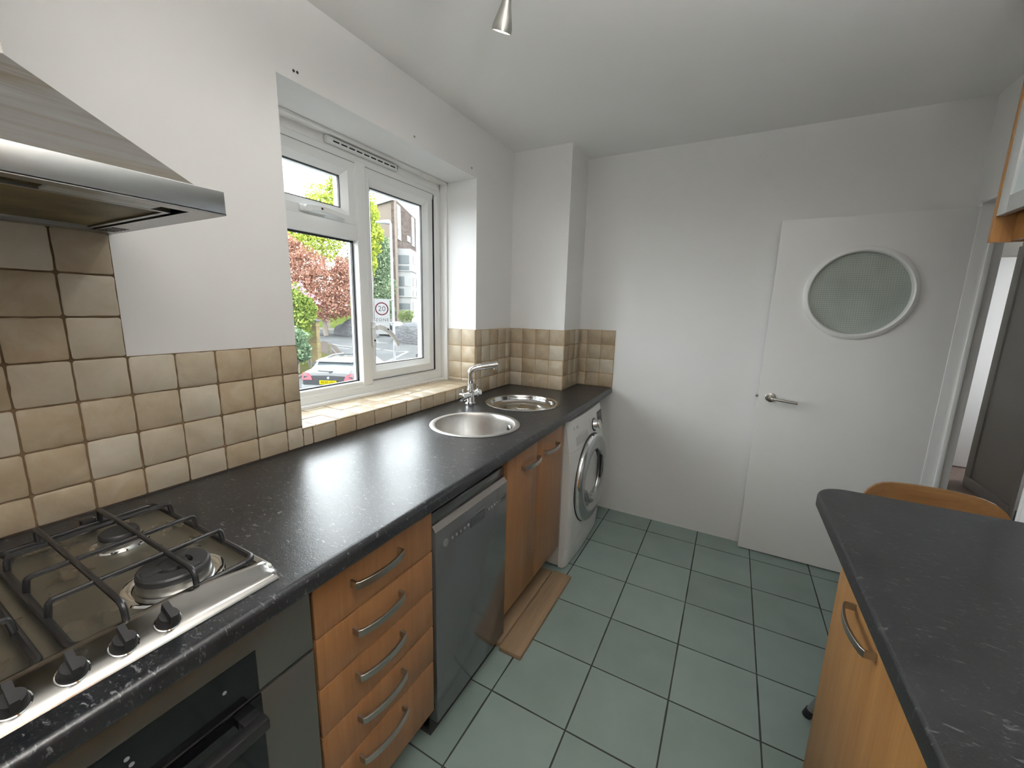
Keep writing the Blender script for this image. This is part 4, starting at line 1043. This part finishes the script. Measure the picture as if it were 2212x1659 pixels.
def tree(name, label, base, blobs, m, size, n, seed, cat='tree', trunk=.2, branches=(), group=None):
    t = thing(name, label, cat, base, group)
    foliage('foliage', t, blobs, m, size, seed, n)
    top = sum((Vector(c) for c, r in blobs), Vector())/len(blobs)
    bm = BM(); B = Vector(base); tube(bm, [B, B.lerp(top, .5)+Vector((.1, 0, 0)), top], trunk, 8, rr=[trunk, trunk*.8, trunk*.4])
    obj('trunk', bm, M_bark, t)
    for k, (p, q) in enumerate(branches):
        bm = BM(); tube(bm, [p, (Vector(p)+Vector(q))/2+Vector((0, 0, .2)), q], .05, 6, rr=[.06, .035, .012]); obj('branch', bm, M_bark, t)
    return t
def blob(px, py, D, rx, rz):   # ellipsoid of foliage centred on a pixel at distance D, radii in px
    c = far(px, py, D); k = D/FPX; return (c, (rx*k, rx*k, rz*k))
def ground_under(p): return (p.x, p.y, gz(p.x))
# tall fresh green tree
D = 46; b_ = [blob(700, 440, D, 40, 36), blob(655, 490, D, 40, 30), blob(735, 400, D, 26, 26), blob(740, 480, D, 40, 40), blob(690, 530, D, 50, 36), blob(630, 540, D, 30, 36)]
tree('lime_tree', 'tall pale green tree seen through the left panes above the copper tree', ground_under(far(700, 560, D)), b_, LF_lime, .13, 2800, 11, trunk=.28)
# bare twiggy tree upper left
t = thing('bare_tree', 'thin leafless twigs against the sky in the top left pane', 'tree', ground_under(far(590, 440, 54)))
rnd = random.Random(3)
bm = BM(); B = far(575, 560, 54)
tube(bm, [Vector(ground_under(far(575, 560, 54))), B, far(590, 470, 54)], .12, 8, rr=[.2, .14, .05])
for k in range(26):
    p = far(585+rnd.uniform(-10, 15), 400+rnd.uniform(0, 100), 54); q = far(615+rnd.uniform(0, 55), 380+rnd.uniform(0, 75), 54+rnd.uniform(-2, 2))
    m_ = (p+q)/2+Vector((rnd.uniform(-.4, .4), rnd.uniform(-.4, .4), rnd.uniform(-.3, .5))); tube(bm, [p, m_, q], .02, 5, rr=[.030, .018, .008])
    for j in range(3): e = m_+Vector((rnd.uniform(-.8, .8), rnd.uniform(-.8, .8), rnd.uniform(-.2, .8))); tube(bm, [m_, e], .01, 4, rr=[.014, .005])
obj('twigs', bm, M_bark, t, kind='stuff')
D = 36; b_ = [blob(700, 610, D, 52, 46), blob(655, 575, D, 40, 42), blob(745, 640, D, 34, 46), blob(700, 660, D, 56, 34), blob(640, 640, D, 40, 40), blob(625, 545, D, 26, 36), blob(740, 590, D, 24, 28)]
tree('copper_tree', 'large copper red leaved tree in the left fixed pane', ground_under(far(700, 640, D)), b_, LF_copper, .095, 4200, 12, trunk=.22)
D = 33; tree('small_green_tree', 'bright green leaves at the right edge of the copper tree', ground_under(far(772, 620, D)), [blob(772, 605, D, 14, 26), blob(768, 650, D, 10, 20), blob(766, 600, D, 8, 14)], LF_green, .07, 500, 13, trunk=.08)
D = 44; tree('evergreen_tree', 'dark grey green bushy tree beside the street lamp', ground_under(far(820, 640, D)), [blob(818, 620, D, 32, 70), blob(825, 560, D, 20, 46), blob(800, 580, D, 26, 60), blob(815, 670, D, 32, 32), blob(770, 580, D, 26, 50)], LF_dark, .13, 3600, 14, trunk=.3)
D = 40; tree('maple_tree', 'bright yellow green tree at the left edge of the casement pane', ground_under(far(795, 520, D)), [blob(802, 470, D, 16, 40), blob(798, 520, D, 24, 36), blob(815, 505, D, 13, 18), blob(800, 560, D, 14, 30)], LF_lime, .15, 1100, 15, trunk=.15)
D = 19; hb = [blob(640, 655, D, 26, 34), blob(625, 690, D, 36, 34), blob(652, 700, D, 20, 40), blob(640, 640, D, 20, 20), blob(668, 670, D, 14, 22), blob(610, 650, D, 30, 30)]
shrub_ = tree('yellow_green_shrub', 'yellow green flowering shrub overhanging the brick pillar', ground_under(far(635, 700, D)), hb, LF_hedge, .07, 1700, 16, 'shrub', .06)
D = 17.6; tree('ivy_bush', 'grey green ivy bush below the yellow green shrub', ground_under(far(640, 740, D)), [blob(640, 735, D, 24, 28), blob(625, 760, D, 26, 34), blob(655, 760, D, 14, 22)], LF_ivy, .06, 1500, 17, 'shrub', .05)
D = 17.3; foliage('blossom', shrub_, [blob(640, 618, D, 8, 8), blob(648, 614, D, 6, 5), blob(662, 632, D, 7, 6), blob(690, 652, D, 9, 7), blob(652, 626, D, 5, 7), blob(672, 640, D, 6, 5)], LF_pink, .055, 170, 18)
D = 52; tree('front_hedge', 'bright green bush on the lawn before the apartment building', ground_under(far(876, 685, D)), [blob(872, 684, D, 12, 14), blob(884, 682, D, 9, 12)], LF_green, .10, 500, 19, 'bush', .06)

# ---- yellow brick pillar
def brick(name, c1, c2, mort, sc):
    m = mat(name, c1, .85, spec=0); g = N(m); b = g.n('TexBrick'); b.inputs['Color1'].default_value = (*c1, 1); b.inputs['Color2'].default_value = (*c2, 1); b.inputs['Mortar'].default_value = (*mort, 1)
    b.inputs['Scale'].default_value = sc; b.inputs['Mortar Size'].default_value = .03; g.l(g.pos(True, rot=(PI/2, 0, 0)), b.inputs['Vector']); g.col(b.outputs['Color']); return m
M_ybrick = brick('yellow_brick', (.14, .115, .05), (.10, .075, .035), (.10, .09, .07), 3)
M_stone = mat('grey_stone', (.075, .078, .082), .8, spec=0)
pb = gp(681, 790); pw = .24; zt = up_to(pb, 681, 694)
t = thing('brick_gate_pillar', 'yellow brick pillar with grey stone cap beside the shrub', 'pillar', pb)
ang = math.radians(35); R_ = Matrix.Translation(pb) @ Matrix.Rotation(ang, 4, 'Z')
bm = BM(); xf(box(bm, -pw, pw, -pw, pw, .22, zt-pb.z), R_); obj('shaft', bm, M_ybrick, t)
bm = BM(); xf(box(bm, -pw-.03, pw+.03, -pw-.03, pw+.03, 0, .22, .02), R_); obj('base', bm, M_stone, t)
bm = BM(); v_ = box(bm, -pw-.06, pw+.06, -pw-.06, pw+.06, zt-pb.z, zt-pb.z+.07, .01); xf(v_, R_); lathe(bm, [(pw*1.3, 0), (.05, .16), (0, .16)], pb+Vector((0, 0, zt-pb.z+.07)), (0, 0, 1), 4, ph=ang+PI/4); obj('cap', bm, M_stone, t)
for (px, py, ty, wd, lab) in ((671, 799, 755, .075, 'grey wooden bollard in front of the brick pillar'), (713, 779, 742, .09, 'wooden bollard standing alone on the verge right of the pillar')):
    b0 = gp(px, py); bm = BM(); z_ = up_to(b0, px, ty)-b0.z; lathe(bm, [(wd, 0), (wd, z_-.04), (wd*.9, z_-.01), (wd*.5, z_), (0, z_)], b0, (0, 0, 1), 16)
    tag(obj('bollard', bm, mat('weathered_post', (.085, .08, .062), .9, spec=0), org=b0), lab, 'bollard', 'bollards on the verge')
# thin leaning stake beside the bollard
a_, c_ = gp(716, 758, .2), gp(738, 776); bm = BM(); tube(bm, [gp(716, 752, .3), c_], .03, 6); tag(obj('guard_rail', bm, M_stone, org=c_), 'thin pale rail sloping down right of the lone bollard', 'rail')

# ---- street lamp and speed sign
lb = gp(853, 798); zt = up_to(lb, 843, 482)
M_lamp = mat('pale_grey_steel', (.17, .175, .18), .5, spec=0)
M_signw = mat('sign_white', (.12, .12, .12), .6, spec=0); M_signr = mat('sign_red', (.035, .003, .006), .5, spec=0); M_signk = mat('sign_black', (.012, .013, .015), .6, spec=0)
t = thing('street_lamp', 'tall pale grey street lamp outside the casement pane', 'street lamp', lb)
side = Vector((-rt.x, -rt.y, 0)).normalized()
bm = BM(); tube(bm, [lb, lb+Vector((0, 0, 1.5)), lb+Vector((0, 0, 1.6)), Vector((lb.x, lb.y, zt))], .07, 16, rr=[.055, .055, .072, .055]); obj('pole', bm, M_lamp, t)
q = Vector((lb.x, lb.y, zt)); bm = BM(); tube(bm, [q, q+side*.08+Vector((0, 0, .05)), q+side*.25+Vector((0, 0, .05)), q+side*.72+Vector((0, 0, .03))], .05, 12, rr=[.06, .12, .10, .045]); obj('lamp_head', bm, M_lamp, t)
fwd2 = Vector((fw.x, fw.y, 0)).normalized()
def sgn(px0, py0, px1, py1, ref): 
    c = at((px0+px1)/2, (py0+py1)/2, 'x', ref.x); return c
D_ = (lb-CAM).dot(fw); k_ = D_/FPX
dirc = Vector((CAM.x-lb.x, CAM.y-lb.y, 0)).normalized()
sx = Vector((-dirc.y, dirc.x, 0))*-1
if sx.dot(rt) < 0: sx = -sx
sc_ = lb+dirc*.09
def onpole(px, py):   # point on the sign plane (through sc_, normal dirc)
    d = fw+rt*((px-1106)/FPX)-up*((py-829.5)/FPX); kk = (sc_-CAM).dot(dirc)/d.dot(dirc); return CAM+d*kk
def plate(px0, py0, px1, py1, m, name, par, th=.012, r=.04):
    a, b = onpole(px0, (py0+py1)/2), onpole(px1, (py0+py1)/2); zt_, zb_ = onpole((px0+px1)/2, py0).z, onpole((px0+px1)/2, py1).z
    c = (a+b)/2; c.z = (zt_+zb_)/2; w2 = (b-a).length/2; h2 = (zt_-zb_)/2; poly = []
    for sx_, sz_, s0 in ((1, 1, 0), (-1, 1, PI/2), (-1, -1, PI), (1, -1, 1.5*PI)):
        for j in range(5): aa = s0+PI/2*j/4; poly.append(c+sx*(sx_*(w2-r)+r*math.cos(aa))+Vector((0, 0, sz_*(h2-r)+r*math.sin(aa))))
    bm = BM(); prism(bm, poly, dirc*th); return obj(name, bm, m, par), c, w2, h2
t = thing('speed_sign', 'white road sign with red ring reading 20 ZONE fixed to the street lamp', 'sign', tuple(onpole(825, 672)))
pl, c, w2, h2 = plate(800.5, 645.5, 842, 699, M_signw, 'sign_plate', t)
cc = onpole(824.7, 667); cc += dirc*.012
rr_ = (onpole(839, 667)-onpole(824.7, 667)).length
bm = BM(); lathe(bm, [(rr_, 0), (rr_, .004), (rr_*.84, .004), (rr_*.84, 0)], cc, dirc, 48); obj('red_ring', bm, M_signr, t)
text('speed_number', '20', cc+dirc*.003, rr_*1.12, M_signk, t, dirc, sx, 1.08, .002, -.004)
zc = onpole(825.5, 691)+dirc*.014; text('zone_word', 'ZONE', zc, rr_*.66, M_signk, t, dirc, sx, 1.25, .002, -.003)
plate(805, 700, 842, 722, M_signw, 'lower_plate', t, r=.02)
for py in (648, 697):
    a, b = onpole(836, py), onpole(851, py); bm = BM(); tube(bm, [a-dirc*.02, b-dirc*.02], .025, 8); obj('clamp', bm, M_lamp, t)
t2, c, w2, h2 = plate(854, 745, 863.5, 759, M_signw, 'small_notice', None, r=.01)
tag(t2, 'small blank white notice on the lamp post below the speed sign', 'notice')

# ---- covered cars
M_cover = mat('grey_car_cover', (.085, .088, .093), .7, spec=0)
g = N(M_cover); g.bump(g.noise(g.pos(scale=(1, 1, 2.5)), 1.6, 4, .6, 1.5), .9, .25)
def covered(p0, ux, L, W, H_, label, seed, flip=False):
    bm = BM(); ux = Vector((ux.x, ux.y, 0)).normalized(); uy = Vector((-ux.y, ux.x, 0)); ns, nr = 40, 18; rows = []; rnd = random.Random(seed)
    prof = [(0, .10), (.02, .40), (.06, .56), (.16, .62), (.26, .66), (.36, .90), (.46, .99), (.58, 1.0), (.72, .97), (.84, .80), (.94, .62), (.985, .42), (1, .10)]
    def hh(s):
        if flip: s = 1-s
        for (a, b), (c, d) in zip(prof, prof[1:]):
            if s <= c: return b+(d-b)*(s-a)/(c-a)
        return .1
    for i in range(ns+1):
        s = i/ns; h = hh(s)*H_; row = []; ww = W*(.82+.18*math.sin(PI*min(1, max(0, s)))**.4)
        for j in range(nr+1):
            a = PI*j/nr; ca = math.cos(a); y = math.copysign(abs(ca)**.55, ca)*ww/2; z = (math.sin(a)**.5)*h
            wr = .025*math.sin(s*38+j*1.3+seed)+.03*math.sin(s*17-j*.7)
            p = p0+ux*(s*L)+uy*(y+wr+W/2); row.append(bm.verts.new((p.x, p.y, gz(p.x)+.02+max(0, z+wr*(1 if z > .1 else 0)))))
        rows.append(row)
    for A, B in zip(rows, rows[1:]):
        for j in range(nr): bm.faces.new((A[j], A[j+1], B[j+1], B[j]))
    bm.faces.new(rows[0]); bm.faces.new(rows[-1][::-1])
    c = p0+ux*L/2; return tag(obj('covered_car', bm, M_cover, ang=1.4, org=(c.x, c.y, gz(c.x))), label, 'car', 'cars parked under grey covers')
ux = gp(900, 744)-gp(717, 722.5)
covered(gp(717, 722.5), ux, 4.6, 1.9, 1.62, 'car under a loose grey cover parked across the road, left of the mullion', 1)
covered(gp(843, 737.5), ux, 4.7, 1.9, 1.68, 'car under a loose grey cover parked across the road, right of the speed sign', 2, True)
# ---- modern cars
M_carb = mat('dark_car_paint', (.02, .021, .023), .3); M_cargl = mat('car_glass', (.05, .06, .065), .05); M_tail = mat('tail_light', (.16, .008, .02), .4); M_plate = mat('yellow_number_plate', (.22, .18, .004), .6, spec=0)
M_carsil = mat('silver_trim', (.12, .125, .13), .4)
def car(origin, heading, label, detail=True, paint_=None):
    hd = Vector((heading.x, heading.y, 0)).normalized(); sd = Vector((hd.y, -hd.x, 0)); o = Vector(origin)
    zz = lambda p: p
    P_ = lambda x, y, z: o+sd*x+hd*y+Vector((0, 0, z+.14-max(0, z-.9)*.28))
    t = thing('hatchback_car' if detail else 'parked_car', label, 'car', tuple(o))
    S = [(0.0, .34, .84, .86, .80, .60), (.07, .24, .93, .955, .86, .63), (.26, .2, .97, 1.13, .875, .63), (.50, .2, .98, 1.33, .875, .62), (.66, .2, .98, 1.42, .875, .62), (1.4, .2, .97, 1.48, .875, .63), (2.3, .2, .95, 1.45, .875, .60), (3.05, .2, .93, 1.0, .87, .62), (3.7, .22, .80, .84, .85, .62), (3.98, .3, .64, .66, .78, .6)]
    bm = BM(); rows = []
    for y, zl, zb, zt, hw, ht in S:
        half = [(hw*.92, zl), (hw, zl+.22), (hw, zb-.12), (hw*.97, zb), (ht, zt-.02), (ht*.85, zt), (0, zt+.015)]
        rows.append([bm.verts.new(P_(x, y, z)) for x, z in half]+[bm.verts.new(P_(-x, y, z)) for x, z in half[-2::-1]])
    for i, (A, B) in enumerate(zip(rows, rows[1:])):
        y0, y1 = S[i][0], S[i+1][0]
        for j in range(12):
            f = bm.faces.new((A[j], A[j+1], B[j+1], B[j]))
            if j in (3, 8) and .2 < y0 and y1 < 3.1: f.material_index = 1
            if j in (4, 5, 6, 7) and (y1 <= .51 and y0 > .05 or y0 > 2.2 and y1 < 3.1): f.material_index = 1
            if j in (5, 6) and (.9 < y0 < 1.5): f.material_index = 1
    bm.faces.new(rows[0]); bm.faces.new(rows[-1][::-1]); obj('body', bm, [paint_ or M_carb, M_cargl], t, ang=.5)
    for y in (.75, 3.25):
        for x in (-.80, .80): bm = BM(); cyl(bm, P_(x-.1, y, .20), P_(x+.1, y, .20), .33, n=24); obj('wheel', bm, M_plastic, t)
    if not detail: return t
    bm = BM(); prism(bm, [P_(-.60, .44, 1.37), P_(.60, .44, 1.37), P_(.58, .80, 1.45), P_(-.58, .80, 1.45)], (0, 0, .03)); obj('spoiler', bm, M_carsil, t)
    for s in (-1, 1):
        bm = BM(); prism(bm, [P_(s*.56, -.005, .80), P_(s*.84, .06, .78), P_(s*.87, .10, .93), P_(s*.62, .03, .90)], (0, 0, .03)); q_ = [P_(s*.50, -.012, .73), P_(s*.83, .015, .72), P_(s*.86, .05, .89), P_(s*.56, .02, .87)]
        prism(bm, q_, hd*-.02); obj('tail_light', bm, M_tail, t)
    bm = BM(); prism(bm, [P_(-.85, -.03, .30), P_(.85, -.03, .30), P_(.85, -.03, .56), P_(-.85, -.03, .56)], hd*.12); obj('bumper', bm, M_carsil, t)
    bm = BM(); prism(bm, [P_(-.27, -.045, .60), P_(.27, -.045, .60), P_(.27, -.045, .72), P_(-.27, -.045, .72)], hd*.03); npl = obj('number_plate', bm, M_plate, t)
    text('plate_number', 'RE20 LSO', P_(0, -.047, .66), .105, M_signk, t, -hd, sd, 1.0, .001)
    bm = BM(); tube(bm, [P_(.0, .055, 1.0), P_(.10, .10, 1.02), P_(-.38, .14, 1.035)], .015, 6); obj('rear_wiper', bm, M_plastic, t)
    bm = BM(); cyl(bm, P_(0, -.01, .80), P_(0, .0, .80), .045, n=20); obj('badge', bm, M_carsil, t)
    for s in (-1, 1): bm = BM(); tube(bm, [P_(s*.52, .75, 1.475), P_(s*.54, 1.5, 1.535), P_(s*.52, 2.2, 1.50)], .018, 8); obj('roof_rail', bm, M_carsil, t)
    return t
pp = gp(709.5, 826, .80)
hdg = Vector((-.440, .898, 0)); base = Vector((pp.x, pp.y, gz(pp.x)))
car(base+Vector((0, 0, 0)), hdg, 'dark hatchback with yellow rear number plate parked below the window')
car(gp(840, 729)+Vector((0, 1.6, 0)), -ux, 'dark low car half hidden behind the speed sign', False)

# ---- dark cycle stand at the kerb
t = thing('cycle_stand', 'small dark metal stand at the far kerb, bottom right of the casement pane', 'stand', tuple(gp(905, 784)))
b0 = gp(900, 785); b1 = gp(916, 787); h_ = up_to(b0, 900, 765)-b0.z
for q0, q1 in ((b0, b0+Vector((0, 0, h_))), (b1, b1+Vector((0, 0, h_))), (b0+Vector((0, 0, h_)), b1+Vector((0, 0, h_))), (b0+Vector((0, 0, h_*.5)), b1+Vector((0, 0, h_*.5)))):
    bm = BM(); cyl(bm, q0, q1, .045, n=10); obj('bar', bm, M_stone, t)

# ---- apartment building
M_bbrick = brick('pale_brown_brick', (.125, .10, .08), (.10, .08, .066), (.15, .135, .12), 2.2)
M_hungt = mat('hung_tiles', (.19, .145, .125), .8, spec=0); g = N(M_hungt); g.col(g.ramp(g.noise(g.pos(scale=(.6, .6, 3)), 1.3, 4), [(.35, (.043, .033, .029)), (.7, (.075, .062, .057))]))
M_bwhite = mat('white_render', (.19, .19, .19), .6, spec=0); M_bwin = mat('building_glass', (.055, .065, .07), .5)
c0 = gp(858, 701); c0.z = gz(c0.x); ZB = up_to(c0, 851, 428)
pR = at(905, 481, 'z', ZB); uR = (pR-c0); uR.z = 0; uR.normalize()
pL = at(812, 439, 'z', ZB); uL = (pL-c0); uL.z = 0; uL.normalize()
t = thing('apartment_building', 'brown brick apartment block with white bays behind the street lamp', 'building', tuple(c0))
zb = c0.z
def wallslab(a, b, z0, z1, inward, th, m, name):
    bm = BM(); prism(bm, [Vector((a.x, a.y, z0)), Vector((b.x, b.y, z0)), Vector((b.x, b.y, z1)), Vector((a.x, a.y, z1))], inward*th); return obj(name, bm, m, t)
LR, LL = 30, 12
nR = Vector((uR.y, -uR.x, 0)); nR = nR if nR.dot(CAM-c0) > 0 else -nR
nL = Vector((uL.y, -uL.x, 0)); nL = nL if nL.dot(CAM-c0) > 0 else -nL
wallslab(c0, c0+uL*LL, zb, ZB, -nL, .4, M_bbrick, 'gable_wall')
wallslab(c0, c0+uR*LR, zb, ZB, -nR, .4, M_hungt, 'front_wall')
wallslab(c0-uR*.3+nL*.15, c0+uL*LL+nL*.15, ZB-.35, ZB+.15, -nL, .5, M_bwhite, 'roof_fascia')
bm = BM(); A_ = [c0, c0+uR*LR, c0+uR*LR+uL*LL, c0+uL*LL]; prism(bm, [Vector((p.x, p.y, ZB)) for p in A_], (0, 0, .12)); obj('roof', bm, M_stone, t)
def fr(px, py):   # point on the front wall plane
    d = fw+rt*((px-1106)/FPX)-up*((py-829.5)/FPX); return CAM+d*((c0-CAM).dot(nR)/d.dot(nR))
def strip(px0, py0, px1, py1, m, name, th=.12, off=.0, par=None):
    a, b = fr(px0, py0), fr(px1, py0); zt_ = a.z; zb_ = fr(px0, py1).z
    bm = BM(); prism(bm, [Vector((a.x, a.y, zb_)), Vector((b.x, b.y, zb_)), Vector((b.x, b.y, zt_)), Vector((a.x, a.y, zt_))], nR*th)
    if off: bmesh.ops.translate(bm, verts=bm.verts[:], vec=nR*off)
    return obj(name, bm, m, par or t)
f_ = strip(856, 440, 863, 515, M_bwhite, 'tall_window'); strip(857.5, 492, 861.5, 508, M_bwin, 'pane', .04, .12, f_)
f_ = strip(888, 468, 893, 530, M_bwhite, 'tall_window'); strip(889, 512, 892, 525, M_bwin, 'pane', .04, .12, f_)
strip(879, 508, 885, 521, M_bwhite, 'small_window'); strip(900, 530, 905, 540, M_bwhite, 'small_window')
# white bays: box projecting from the front wall, its left flank faces the camera
nB = nR; bw0 = fr(862, 600); bay_d = 2.6
a = fr(861.5, 640); a.z = 0; base_l = a; prj = a+nB*bay_d
b = a+uR*14
def zfront(py, px=875):   # height on the bay flank
    d = fw+rt*((px-1106)/FPX)-up*((py-829.5)/FPX); kk = ((base_l-CAM).x*uR.x+(base_l-CAM).y*uR.y)/(d.x*uR.x+d.y*uR.y); return CAM+d*kk
z_top = zfront(537).z
def flank(px0, py0, px1, py1, m, name, off, th, par=None):
    p0 = zfront(py0, px0); p1 = zfront(py1, px1); bm = BM()
    prism(bm, [Vector((p0.x, p0.y, p1.z)), Vector((p1.x, p1.y, p1.z)), Vector((p1.x, p1.y, p0.z)), Vector((p0.x, p0.y, p0.z))], -uR*th)
    bmesh.ops.translate(bm, verts=bm.verts[:], vec=-uR*off); return obj(name, bm, m, par or t)
edge = zfront(600, 888); bay_d = abs((edge-base_l).dot(nB)); bay_d = max(1.2, min(6, bay_d))
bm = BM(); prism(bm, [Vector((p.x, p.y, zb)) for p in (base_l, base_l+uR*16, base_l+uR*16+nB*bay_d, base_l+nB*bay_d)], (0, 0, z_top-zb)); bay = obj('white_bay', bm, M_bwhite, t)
for (x0, y0, x1, y1) in ((861, 551, 884, 570), (861, 574, 884, 584), (862, 597, 873, 618), (862, 623, 873, 638), (862, 655, 886, 668)):
    flank(x0, y0, x1, y1, M_bwin, 'bay_window', .0, .06, bay)
flank(874, 598, 884, 618, M_frost if False else M_bwhite, 'bay_panel', 0, .05, bay)
def ffront(px, py):
    d = fw+rt*((px-1106)/FPX)-up*((py-829.5)/FPX); o_ = base_l+nB*bay_d; return CAM+d*((o_-CAM).dot(nB)/d.dot(nB))
for (x0, y0, x1, y1) in ((892, 553, 897, 572), (899, 556, 904, 578), (906, 560, 912, 582), (892, 600, 897, 620), (899, 602, 904, 622), (906, 604, 912, 632), (892, 628, 897, 640), (899, 629, 904, 640), (892, 652, 897, 672), (901, 655, 912, 692)):
    p0, p1 = ffront(x0, y0), ffront(x1, y1); bm = BM(); prism(bm, [Vector((p0.x, p0.y, p1.z)), Vector((p1.x, p1.y, p1.z)), Vector((p1.x, p1.y, p0.z)), Vector((p0.x, p0.y, p0.z))], nB*.06); obj('bay_window', bm, M_bwin, bay)
for z_ in (586, 642):
    zz_ = zfront(z_).z; bm = BM(); prism(bm, [Vector((p.x, p.y, zz_)) for p in (base_l-uR*.15, base_l+uR*16, base_l+uR*16+nB*(bay_d+.15), base_l+nB*(bay_d+.15)-uR*.15)], (0, 0, .12)); obj('balcony_ledge', bm, M_bwhite, bay)
